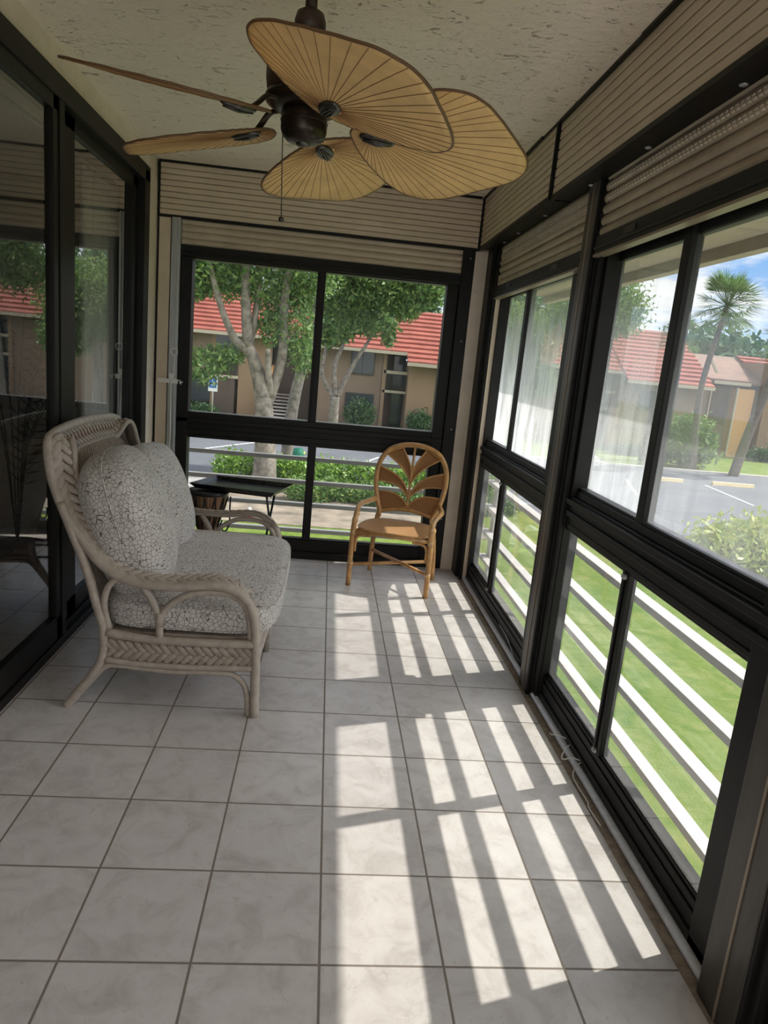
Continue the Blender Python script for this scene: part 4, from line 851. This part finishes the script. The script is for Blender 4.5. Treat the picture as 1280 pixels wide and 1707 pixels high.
# ------------------------------------------------------------------ grounds
G = -2.75
def flat(name, poly, z, mat, h=0.04): return struct(name, MB().prism([(x, y, z - h) for x, y in poly], (0, 0, h)), mat)
flat('lawn', [(-70, -40), (140, -40), (140, 170), (-70, 170)], G, 'grass', 0.3)
flat('parking_lot', [(-40, 21.6), (5.5, 21.6), (7.5, 18.2), (60, 17.0), (60, 34.6), (-40, 34.6)], G + 0.02, 'asphalt', 0.06)
flat('driveway', [(-40, 15.5), (-3.9, 15.5), (-3.9, 21.8), (-40, 21.8)], G + 0.02, 'walk', 0.06)
flat('soil_bed', [(-3.9, 15.9), (4.6, 15.9), (4.6, 21.4), (-3.9, 21.4)], G + 0.015, 'soil', 0.05)
flat('footpath', [(13.5, 34.2), (15.0, 34.2), (17.2, 44.0), (15.6, 44.0)], G + 0.03, 'walk', 0.06)
flat('kerb', [(-40, 34.6), (60, 34.6), (60, 34.85), (-40, 34.85)], G + 0.10, 'concrete', 0.15)
for k, (x0, y0, x1, y1) in enumerate(((12.55, 25.2, 13.9, 29.3), (17.9, 29.6, 17.3, 24.8), (21.4, 29.9, 20.8, 25.2), (14.4, 33.8, 12.2, 33.7), (-5.8, 27.0, -3.2, 32.0), (0.2, 24.0, 2.4, 30.0), (25.0, 30.0, 24.4, 25.0), (9.6, 24.8, 10.6, 29.2))):
    dx, dy = x1 - x0, y1 - y0; L = math.hypot(dx, dy); nx, ny = -dy / L * 0.05, dx / L * 0.05
    MB().prism([(x0 + nx, y0 + ny, G + 0.02), (x1 + nx, y1 + ny, G + 0.02), (x1 - nx, y1 - ny, G + 0.02), (x0 - nx, y0 - ny, G + 0.02)], (0, 0, 0.006)).build('parking_line', 'paint', kind='structure')
WS = [(15.0, 16.9, 29.9, 'pale yellow concrete wheel stop left of the leaning palm'), (18.4, 20.5, 29.95, 'pale yellow concrete wheel stop in front of the leaning palm'), (22.2, 24.3, 30.0, 'pale yellow concrete wheel stop furthest along the kerb, right of the palm')]
for x0, x1, y0, lab in WS:
    MB().prism([(x0, y0 - 0.10, G + 0.02), (x0, y0 + 0.10, G + 0.02), (x0, y0 + 0.07, G + 0.19), (x0, y0 - 0.07, G + 0.19)], (x1 - x0, 0, 0)).build('wheel_stop', 'stop', at=((x0 + x1) / 2, y0, G), bevel=0.01, label=lab, cat='wheel stop', group='wheel stops')

flat('bounce_path', [(1.35, -12), (3.2, -12), (3.2, 12), (1.35, 12)], G + 0.02, 'bounce_paving', 0.05)  # unseen pale strip added below the windows to bounce sun onto the ceiling
flat('bounce_paving', [(-6, -3.15), (6, -3.15), (6, -12), (-6, -12)], -0.22, 'bounce_paving', 0.2)  # unseen pale slab added behind the camera, bounces light up to the ceiling
# ---- buildings
def roof_plane(mb, x0, x1, ya, za, yb, zb, courses, t=0.12):
    """stepped courses of tile rising from the eave (ya,za) to the ridge (yb,zb)"""
    pts = []
    for k in range(courses):
        y0, z0 = ya + (yb - ya) * k / courses, za + (zb - za) * k / courses; y1, z1 = ya + (yb - ya) * (k + 1) / courses, za + (zb - za) * (k + 1) / courses
        pts += [(y0, z0 + 0.12), (y1, z1 + 0.0)]
    pts += [(yb, zb - t), (ya, za - t)]
    mb.prism([(x0, y, z) for y, z in pts], (x1 - x0, 0, 0))
def bwin(parent, x0, x1, z0, z1, y, name='window'):
    f = MB().box((x0, y - 0.03, z0), (x1, y + 0.10, z1)).build(name, 'dark_frame', parent)
    MB().box((x0 + 0.06, y - 0.045, z0 + 0.06), ((x0 + x1) / 2 - 0.02, y - 0.03, z1 - 0.06)).box(((x0 + x1) / 2 + 0.02, y - 0.045, z0 + 0.06), (x1 - 0.06, y - 0.03, z1 - 0.06)).build('pane', 'dark_glass', f); return f
A = thing('apartment_building', (-4, 47, G), 'two storey tan building with red tiled roof seen through the far end window', 'building')
m = MB(); m.box((-16, 45, G), (-9.0, 52, 2.5)); m.box((-9.0, 45.0, -0.35), (-4.0, 52, 2.5)).box((-9.0, 46.2, G), (-4.0, 52, -0.3)); m.box((-0.9, 45, G), (3.3, 52, 2.25)); m.build('wall', 'stucco_tan', A)
for q0, q1 in (((-6.0, 44.98, G), (-3.9, 45.2, 2.5)), ((-7.75, 44.98, G), (-7.45, 45.2, 2.5)), ((4.95, 44.0, G), (10.5, 52, 1.75))): MB().box(q0, q1).build('wing_wall', 'stucco_peach', A)
for q0, q1 in (((-3.9, 46.4, G), (-0.9, 52, 2.3)), ((3.3, 46.4, G), (4.95, 52, 2.2))): MB().box(q0, q1).build('recess_wall', 'brown_wall', A)
m = MB(); m.prism([(-3.95, 42.4, G), (-3.95, 46.4, G), (-3.95, 46.4, 0.7), (-3.95, 45.2, 0.65), (-3.95, 44.0, -0.8)], (0.16, 0, 0)); m.build('stair_wall', 'stucco_orange', A)
m = MB()
for k in range(9): m.box((-3.75, 42.7 + k * 0.36, G + k * 0.19), (-2.5, 43.1 + k * 0.36, G + k * 0.19 + 0.07))
m.build('stairs', 'walk', A)
m = MB(); m.prism([(-2.4, 42.6, G), (-2.4, 46.4, G), (-2.4, 46.4, 0.6), (-2.4, 44.2, -0.6)], (0.14, 0, 0)); m.build('stair_wall', 'stucco_peach', A)
m = MB(); roof_plane(m, -16.5, -1.6, 44.3, 2.42, 49.5, 5.25, 10); roof_plane(m, -1.6, 4.85, 44.3, 2.22, 49.8, 5.25, 10); roof_plane(m, 4.75, 10.9, 43.3, 1.62, 49.8, 5.28, 12)
m.build('tiled_roof', 'roof', A)
m = MB(); m.box((-16.5, 44.22, 2.26), (-1.6, 44.32, 2.46)).box((-1.6, 44.22, 2.06), (4.80, 44.32, 2.26)).box((4.72, 43.22, 1.44), (10.9, 43.32, 1.66)); m.build('fascia', 'fascia', A)
m = MB(); m.box((3.32, 44.9, G), (3.56, 45.15, 2.2)); m.build('entry_post', 'stucco_peach', A)
for z0, z1 in ((0.82, 1.02), (-0.42, -0.26)): MB().box((3.4, 44.9, z0), (5.0, 45.0, z1)).build('entry_rail', 'fascia', A)
m = MB()
for k in range(22): m.box((3.45 + k * 0.07, 44.93, -0.3), (3.475 + k * 0.07, 44.96, 0.85))
m.build('balusters', 'dark_frame', A)
m = MB()
for k in range(26): m.box((-7.5 + k * 0.057, 44.93, -0.2), (-7.475 + k * 0.057, 44.96, 0.72))
m.box((-7.5, 44.9, 0.70), (-6.0, 44.99, 0.76)); m.build('balcony_rails', 'dark_frame', A)
m = MB(); m.box((-7.5, 44.9, -0.42), (-6.0, 45.0, -0.24)); m.build('balcony_slab', 'fascia', A)
m = MB(); m.box((-7.5, 44.95, 0.76), (-6.0, 44.99, 2.3)); m.build('balcony_opening', 'dark_glass', A)
m = MB(); m.box((-7.5, 44.95, G), (-6.2, 44.99, -0.42)); m.build('garage_panel', 'brown_wall', A)
m = MB(); m.box((4.15, 46.3, G), (4.9, 46.41, -0.5)).box((4.15, 46.3, 0.0), (4.9, 46.41, 2.0)); m.build('entry_door', 'dark_glass', A)
bwin(A, -9.1, -7.75, -2.05, -0.6, 44.95); bwin(A, 1.2, 2.75, 0.6, 2.1, 44.95); bwin(A, 1.0, 2.9, -2.2, -0.62, 44.95); bwin(A, -12.5, -10.5, 0.4, 1.9, 44.95)
Bb = thing('apartment_building', (18, 47, G), 'two storey tan building with a pinkish tiled roof, seen through the hazy right windows', 'building')
m = MB(); m.box((11.5, 45.0, G), (17.4, 52, 2.3)).box((19.2, 44.0, G), (24.9, 52, 1.9)); m.build('wall', 'stucco_tan', Bb)
m = MB(); m.box((17.4, 46.2, G), (19.2, 52, 2.2)); m.build('recess_wall', 'dark_glass', Bb)
m = MB(); m.box((18.65, 43.95, G), (19.25, 44.3, -0.05)).box((17.3, 44.9, G), (17.55, 45.1, 2.2)); m.build('pillar', 'stucco_peach', Bb)
for z0, z1 in ((0.88, 1.06), (-0.25, -0.08)): MB().box((17.5, 44.85, z0), (19.25, 44.98, z1)).build('entry_rail', 'fascia', Bb)
m = MB(); roof_plane(m, 11.0, 19.35, 44.3, 2.35, 49.5, 5.55, 11); roof_plane(m, 19.25, 25.2, 43.3, 1.85, 49.5, 5.58, 13); m.build('tiled_roof', 'roof', Bb)
m = MB(); m.box((11.0, 44.22, 2.2), (19.3, 44.32, 2.4)).box((19.22, 43.22, 1.68), (25.2, 43.32, 1.9)); m.build('fascia', 'fascia', Bb)
bwin(Bb, 13.0, 14.6, 0.5, 2.0, 44.95); bwin(Bb, 20.5, 22.2, 0.0, 1.3, 43.95)
Cc = thing('apartment_building', (30, 49, G), 'orange gabled building with brown roof beyond the palm trees', 'building')
m = MB(); m.box((25.3, 46.2, G), (30.4, 54, 2.35)).prism([(30.4, 46.2, 2.35), (30.4, 54, 2.35), (30.4, 50, 4.3)], (-5.1, 0, 0)); m.box((31.4, 46.2, G), (42, 54, 2.2)); m.build('wall', 'stucco_tan', Cc)
m = MB(); m.box((28.1, 45.4, G), (29.3, 46.25, 2.0)); m.build('wing_wall', 'stucco_orange', Cc)
m = MB(); m.box((29.9, 45.0, G), (31.5, 46.25, 2.35)).prism([(29.9, 45.0, 2.3), (31.5, 45.0, 2.3), (31.5, 45.0, 2.6), (29.9, 45.0, 3.9)], (0, 4, 0)); m.build('gable_wall', 'stucco_peach', Cc)
m = MB(); roof_plane(m, 25.6, 29.9, 45.6, 2.42, 50, 4.25, 1); m.build('shingle_roof', 'roof_tan', Cc)
m = MB(); roof_plane(m, 30.1, 43, 45.2, 2.35, 50, 4.45, 8); m.build('tiled_roof', 'roof', Cc)
m = MB(); m.box((26.3, 45.5, 2.2), (29.0, 45.62, 2.42)); m.prism([(25.55, 45.55, 4.0), (25.75, 45.55, 4.0), (26.55, 45.55, 2.9), (26.35, 45.55, 2.9)], (0, 0.1, 0)); m.prism([(29.8, 44.95, 4.0), (30.0, 44.95, 4.0), (31.0, 44.95, 2.1), (30.8, 44.95, 2.1)], (0, 0.1, 0)); m.build('fascia', 'fascia', Cc)
m = MB(); m.box((26.6, 46.1, -0.6), (27.9, 46.22, 2.1)); m.build('shutter_panel', 'brown_wall', Cc)
m = MB(); m.box((28.0, 45.35, -2.6), (28.1, 45.5, 2.05)).box((26.5, 46.05, -0.62), (26.6, 46.15, 2.1)); m.build('trim_board', 'fascia', Cc)
bwin(Cc, 32.5, 34, 0.0, 1.5, 46.15)

# ---- planting
def leaf_cloud(blobs, n, size, seed, shell=0.55):
    rg = np.random.default_rng(seed); V = []; tot = sum(b[3] * b[4] * b[5] for b in blobs) ** 1
    wts = np.array([(b[3] * b[4] * b[5]) ** (2 / 3) for b in blobs]); wts /= wts.sum(); cnt = (wts * n).astype(int)
    allq = []
    for b, k in zip(blobs, cnt):
        q = rg.normal(size=(k, 3)); q /= np.linalg.norm(q, axis=1)[:, None]; r = shell + (1 - shell) * rg.random(k) ** 0.7; r *= 1 + 0.18 * rg.normal(size=k)
        allq.append(np.array(b[:3]) + q * r[:, None] * np.array(b[3:6]))
    Cq = np.concatenate(allq); k = len(Cq)
    e1 = rg.normal(size=(k, 3)); e1[:, 2] -= 0.5; e1 /= np.linalg.norm(e1, axis=1)[:, None]
    e2 = np.cross(e1, rg.normal(size=(k, 3))); e2 /= np.linalg.norm(e2, axis=1)[:, None]
    s = size * (0.6 + 0.8 * rg.random(k))[:, None]
    V = np.stack([Cq - e1 * s, Cq + e2 * s * 0.42, Cq + e1 * s, Cq - e2 * s * 0.42], 1).reshape(-1, 3)
    Fq = np.arange(4 * k).reshape(-1, 4)
    return V, Fq
def leaves(name, mat, parent, blobs, n, size, seed, shell=0.55, at=None, **tags):
    V, Fq = leaf_cloud(blobs, n, size, seed, shell); off = np.array(wl(parent)[:] if parent is not None else (at or (0, 0, 0)))
    me = bpy.data.meshes.new(name); me.from_pydata((V - off).tolist(), [], Fq.tolist()); o = bpy.data.objects.new(name, me); C.collection.objects.link(o)
    o.parent = parent; me.materials.append(MT[mat])
    if parent is None: o.location = off
    tag(o, **tags); return o
def tree(name, base, stems, blobs, n, size, mat, bark, label, seed, shell=0.5, cat='tree', group=None):
    T = thing(name, base, label, cat, group)
    m = MB()
    for P, r0, r1 in stems:
        Q = catmull(P, 6); m.tube(Q, list(np.linspace(r0, r1, len(Q))), 10)
    m.build('trunk', bark, T); leaves('crown', mat, T, blobs, n, size, seed, shell); return T
tree('shade_tree', (-1.9, 20.2, G), [
    ([(-1.92, 20.2, G), (-1.9, 20.2, -2.0), (-1.95, 20.2, -1.0), (-2.08, 20.2, 0.2), (-2.35, 20.2, 1.1), (-2.62, 20.2, 1.7)], 0.42, 0.15),
    ([(-2.5, 20.2, 1.45), (-2.95, 20.1, 1.75), (-3.15, 20.0, 2.1), (-3.43, 19.9, 2.75), (-3.75, 19.8, 3.8), (-4.1, 19.7, 5.5)], 0.14, 0.06),
    ([(-2.6, 20.2, 1.6), (-2.72, 20.2, 2.8), (-2.80, 20.2, 4.0), (-2.9, 20.2, 6.5)], 0.17, 0.10),
    ([(-2.55, 20.3, 1.7), (-2.45, 20.4, 2.6), (-2.38, 20.5, 3.8), (-2.2, 20.6, 6.0)], 0.11, 0.08),
    ([(-2.0, 20.2, -0.3), (-1.75, 20.3, 0.6), (-1.57, 20.3, 1.5), (-1.60, 20.3, 2.9), (-1.52, 20.3, 4.1), (-1.4, 20.3, 6.5)], 0.17, 0.11),
    ([(-1.85, 20.2, 0.2), (-1.95, 20.0, 1.0), (-1.98, 19.9, 1.6)], 0.13, 0.07)],
    [(-4.6, 20.0, 4.2, 1.3, 1.3, 1.3), (-3.8, 20.5, 5.6, 2.0, 2.0, 1.6), (-1.6, 20.4, 5.4, 2.4, 2.0, 1.5), (-4.0, 20.3, 0.95, 0.85, 0.8, 0.55), (-3.3, 20.5, 1.3, 0.6, 0.6, 0.35), (-1.3, 20.6, 2.5, 0.75, 0.7, 0.9), (-1.9, 20.5, 2.3, 0.55, 0.5, 0.6), (-0.95, 20.4, 1.5, 0.5, 0.5, 0.6), (-0.9, 20.4, 4.0, 0.9, 0.9, 0.8), (-2.2, 20.6, 3.4, 0.9, 0.7, 0.7), (-3.4, 20.5, 3.6, 0.9, 0.8, 0.7), (-4.3, 20.4, 3.3, 0.7, 0.7, 0.5), (-1.25, 20.7, 3.4, 0.6, 0.6, 0.5)],
    26000, 0.085, 'leaf', 'bark', 'large pale tree with forked trunk in the left half of the far end window', 1)
tree('shade_tree', (-1.35, 24.5, G), [([(-1.45, 24.5, G), (-1.42, 24.5, -1.0), (-1.25, 24.5, 0.4), (-1.0, 24.5, 1.6), (-0.75, 24.5, 3.2), (-0.4, 24.5, 6.0)], 0.26, 0.13)],
    [(0.3, 24.4, 4.9, 1.3, 1.2, 1.0), (1.7, 24.3, 4.6, 1.7, 1.3, 0.95), (3.0, 24.2, 4.55, 1.0, 1.0, 0.7), (0.1, 24.5, 3.3, 0.55, 0.6, 0.45), (1.2, 24.4, 2.95, 0.55, 0.6, 0.35), (2.4, 24.3, 3.5, 0.6, 0.6, 0.45), (1.9, 24.3, 2.45, 0.28, 0.3, 0.4), (-0.9, 24.6, 5.4, 1.2, 1.2, 0.9), (0.9, 24.4, 3.7, 0.9, 0.8, 0.6), (2.1, 24.4, 3.9, 0.9, 0.8, 0.55), (0.2, 24.4, 2.45, 0.4, 0.4, 0.35), (3.3, 24.3, 4.1, 0.5, 0.5, 0.5)],
    26000, 0.09, 'leaf', 'bark', 'leaning tree just left of the mullion, leafy crown filling the right half window', 2)
tree('shade_tree', (0.27, 36.8, G), [
    ([(0.27, 36.8, G), (0.26, 36.8, -1.5), (0.26, 36.8, -0.55)], 0.30, 0.26), ([(0.2, 36.8, -0.6), (-0.3, 36.8, 0.1), (-0.55, 36.8, 0.75), (-0.42, 36.8, 1.9), (-0.3, 36.8, 3.6)], 0.16, 0.08),
    ([(0.3, 36.8, -0.6), (0.12, 36.8, 1.0), (0.5, 36.8, 2.4), (0.6, 36.8, 4)], 0.17, 0.07), ([(0.35, 36.8, -0.6), (0.8, 36.8, 0.55), (1.3, 36.8, 1.6), (1.8, 36.8, 2.5), (2.3, 36.8, 3.6)], 0.16, 0.06)],
    [(0.2, 36.9, 3.9, 2.0, 1.3, 1.0), (1.6, 36.9, 3.7, 1.6, 1.2, 0.9), (-0.2, 37, 2.6, 0.9, 0.8, 0.5)], 3500, 0.2, 'leaf', 'bark', 'smaller pale branching tree by the far building, right half of end window', 3)
HG = thing('clipped_hedge', (1.2, 20.3, G), 'bright green clipped hedge along the car park below the far end window', 'hedge')
leaves('foliage', 'leaf_lime', HG, [(x, 20.75 + 0.15 * math.sin(x * 3), G + 0.55, 0.42, 0.45, 0.55) for x in np.arange(-3.2, 5.8, 0.42)], 18000, 0.07, 5, 0.6)
leaves('lower_foliage', 'leaf', HG, [(x, 19.3 + 0.2 * math.sin(x * 2.3), G + 0.28 + 0.08 * math.sin(x * 5), 0.45, 0.45, 0.38) for x in np.arange(-0.8, 5.8, 0.5)], 9000, 0.07, 6, 0.5)  # lower front row in darker green, shade of the hedge's near side
def bush(name, c, r, n, size, mat, label, seed, cat='bush', group=None):
    B_ = thing(name, (c[0], c[1], G), label, cat, group); MB().tube([(c[0], c[1], G), (c[0] + 0.03, c[1], c[2])], 0.05, 8).build('stem', 'palm_bark', B_)
    leaves('foliage', mat, B_, [(c[0], c[1], c[2], r[0], r[1], r[2]), (c[0] + r[0] * 0.4, c[1] - 0.1, c[2] - r[2] * 0.15, r[0] * 0.7, r[1] * 0.8, r[2] * 0.75), (c[0] - r[0] * 0.45, c[1] + 0.1, c[2] - r[2] * 0.1, r[0] * 0.65, r[1] * 0.8, r[2] * 0.75)], n, size, seed, 0.5)
bush('round_bush', (5.9, 43.4, G + 0.75), (0.8, 0.7, 0.8), 1500, 0.11, 'leaf_dark', 'round dark bush against the tan wing wall under the red roof', 11)
bush('round_bush', (2.0, 44.0, G + 0.9), (1.0, 0.7, 0.95), 1500, 0.11, 'leaf_dark', 'wide dark bush below the lower window of the building opposite', 12)
bush('round_bush', (-8.3, 43.6, G + 0.35), (1.4, 0.6, 0.4), 1200, 0.1, 'leaf_dark', 'low dark bush under the leftmost ground floor window opposite', 13)
bush('flowering_shrub', (20.4, 36.5, G + 1.55), (1.35, 1.2, 1.45), 5000, 0.17, 'leaf_palm', 'big glossy shrub on the lawn left of the leaning palm', 14, 'shrub')
bush('garden_shrub', (10.9, 14.3, G + 0.65), (1.7, 1.3, 0.85), 6500, 0.09, 'leaf_yellow', 'pale yellow green shrub nearest the right window, bottom right outside', 15, 'shrub')
bush('garden_shrub', (14.0, 15.6, G + 0.6), (1.4, 1.2, 0.9), 3500, 0.09, 'leaf_dark', 'darker shrub on the lawn at the right edge of the near window', 16, 'shrub')
bush('garden_shrub', (-4.6, 15.2, G + 0.35), (0.7, 0.7, 0.5), 1200, 0.08, 'leaf', 'small loose shrub left of the hedge beside the paved drive', 17, 'shrub')
bush('low_hedge', (20.5, 40.5, G + 0.35), (3.2, 0.6, 0.45), 3000, 0.12, 'leaf_dark', 'low dark hedge in front of the pink roofed building', 18, 'hedge')
bush('low_hedge', (31.0, 43.6, G + 0.5), (2.6, 0.6, 0.6), 3000, 0.13, 'leaf_dark', 'low dark hedge in front of the orange building at the right', 19, 'hedge')
def palm(base, bend, top, r, label, seed, n=38, R=1.7, rz=1.0):
    P_ = thing('cabbage_palm', base, label, 'palm tree', 'palms on the far lawn'); m = MB(); Q = catmull([base, bend, top], 10); m.tube(Q, list(np.linspace(r * 1.15, r * 0.85, len(Q))), 10); m.build('trunk', 'palm_bark', P_)
    rg = random.Random(seed); m = MB(); top = vec(top)
    for k in range(n):
        a = rg.uniform(0, 2 * PI); e = rg.uniform(-0.75, 1.35); L = R * rg.uniform(0.45, 0.62); dr = vec((math.cos(a) * math.cos(e), math.sin(a) * math.cos(e), math.sin(e) * rz))
        hub = top + dr * L; s1 = np.cross(dr, (0, 0, 1)); s1 /= max(np.linalg.norm(s1), 1e-6); m.tube([top, hub], 0.018, 4)
        for j in range(17):
            t = (j / 16 - 0.5) * 2.5; dd = dr * math.cos(t) + s1 * math.sin(t); tip = hub + dd * R * 0.52 * (1 - 0.12 * abs(t)); tip[2] -= 0.14 * R * rg.random(); mid = hub * 0.5 + tip * 0.5; wv = np.cross(dd, np.cross(dr, s1)); wv = wv / max(np.linalg.norm(wv), 1e-6) * 0.03
            m.add([hub, mid + wv, tip, mid - wv], [(0, 1, 2, 3)])
    m.build('crown', 'leaf_palm', P_); return P_
palm((20.3, 35.3, G), (19.9, 35.3, 1.6), (20.5, 35.3, 6.1), 0.16, 'tall fan palm with a shaggy crown against the clouds', 31, 60, 2.0)
palm((22.0, 34.2, G), (22.55, 34.2, 0.4), (23.6, 34.2, 4.6), 0.24, 'leaning fan palm in front of the orange building', 32, 34, 1.7)
palm((18.6, 38, G), (18.9, 38, 1.0), (19.6, 38, 4.4), 0.22, 'shorter fan palm hidden behind the window mullion', 33, 30, 1.4)
palm((26.5, 47, G), (26.6, 47, 2), (27.2, 56, 7.0), 0.22, 'distant fan palm above the roof of the orange building', 34, 26, 1.5) if False else None
rnd = random.Random(77)
for k, (x, y, z, r, lab) in enumerate(((33, 60, 3.6, 5.0, 'dense tree mass right behind the orange building'), (41, 71, 4.0, 6.0, 'rightmost dense tree beyond the orange building'), (50, 60, 3.5, 6.0, 'dense tree beyond the red roof at the right edge'), (26, 70, 4.4, 4.6, 'dense tree just above the pink roof'), (15, 58, 5.0, 5.0, 'dense tree behind the left end of the pink roof'), (5, 68, 5.4, 5.6, 'dense tree behind the red roof, right part of the end window'), (-6, 58, 6.0, 6.5, 'dense tall tree behind the left red roof'), (-17, 70, 7.0, 6.5, 'dense tall tree furthest left behind the red roof'))):
    tree('background_tree', (x, y, G), [([(x, y, G), (x, y, z)], 0.35, 0.2)], [(x, y, z, r, r * 0.8, r * 0.62), (x + r * 0.6, y - 0.5, z - r * 0.15, r * 0.6, r * 0.5, r * 0.45), (x - r * 0.6, y - 0.3, z - r * 0.1, r * 0.6, r * 0.5, r * 0.45)], 4200, 0.42, 'leaf_dark', 'palm_bark', lab, 100 + k, 0.75)
tree('shade_tree', (8.9, 34.9, G), [([(8.9, 34.9, G), (8.8, 34.9, 0), (9.0, 34.9, 3)], 0.3, 0.16)], [(9.4, 34.9, 3.2, 2.2, 1.8, 1.7), (8.3, 34.7, 2.2, 1.1, 1.1, 0.9), (10.2, 34.6, 1.4, 1.3, 1.2, 1.0)], 14000, 0.13, 'leaf', 'bark', 'full leafy tree beyond the railing, straight behind the far right window', 42)
tree('shade_tree', (11.6, 30.5, G), [([(11.6, 30.5, G), (11.8, 30.5, 1), (12.1, 30.5, 4)], 0.28, 0.14)], [(12.0, 30.5, 5.0, 1.9, 1.7, 1.5), (12.9, 30.5, 4.4, 0.9, 0.9, 0.7), (10.8, 30.5, 4.2, 1.4, 1.2, 1.2)], 12000, 0.10, 'leaf', 'bark', 'leafy tree at the upper left of the near right window, above the pink roof', 41)

leaves('treeline', 'leaf_dark', None, [(62 + 3 * math.sin(k), 52 - k * 8.5, 1.6, 4.0, 5.5, 4.6) for k in range(11)], 16000, 0.5, 300, 0.75, at=(62, 10, G), kind='stuff', label='dark line of trees closing off the car park far to the right', cat='trees')
# sign and lawn marker
S = thing('parking_sign', (-6.55, 38.6, G), 'small blue and white accessible parking sign on a post', 'sign')
MB().tube([(-6.55, 38.6, G), (-6.55, 38.6, 0.1)], 0.03, 8).build('post', 'alu', S)
MB().box((-6.80, 38.52, -0.95), (-6.30, 38.56, -0.10)).build('sign_plate', 'paint', S)
MB().box((-6.75, 38.505, -0.75), (-6.35, 38.52, -0.15)).build('blue_panel', 'sign_blue', S)
m = MB(); m.tube([(-6.56 + 0.10 * math.cos(a), 38.50, -0.52 + 0.10 * math.sin(a)) for a in np.linspace(-2.9, 1.0, 14)], 0.018, 6); m.pad((-6.58, 38.50, -0.24), (1, 0, 0), (0, 0, 1), (0, 1, 0), 0.035, 0.035, 0.01); m.tube([(-6.58, 38.50, -0.28), (-6.56, 38.50, -0.46), (-6.47, 38.50, -0.47), (-6.44, 38.50, -0.58)], 0.018, 6); m.build('wheelchair_symbol', 'paint', S)
L_ = thing('lawn_marker', (-1.9, 16.3, G), 'small red and white marker standing on the soil below the far end window', 'marker')
MB().lathe([(0.0, 0.0), (0.07, 0.0), (0.085, 0.10), (0.06, 0.20), (0.0, 0.20)], (-1.9, 16.3, G + 0.01), 16).build('body', 'red', L_)
MB().lathe([(0.0, 0.20), (0.055, 0.20), (0.045, 0.27), (0.0, 0.30)], (-1.9, 16.3, G + 0.01), 16).build('cap', 'paint', L_)
MB().lathe([(0.0, 0.0), (0.2, 0.0), (0.2, 0.9), (0.16, 1.05), (0.0, 1.08)], (-1.0, 23.0, G), 16).build('utility_bollard', 'green_plastic', at=(-1.0, 23.0, G), label='dark green utility bollard just behind the hedge', cat='bollard')
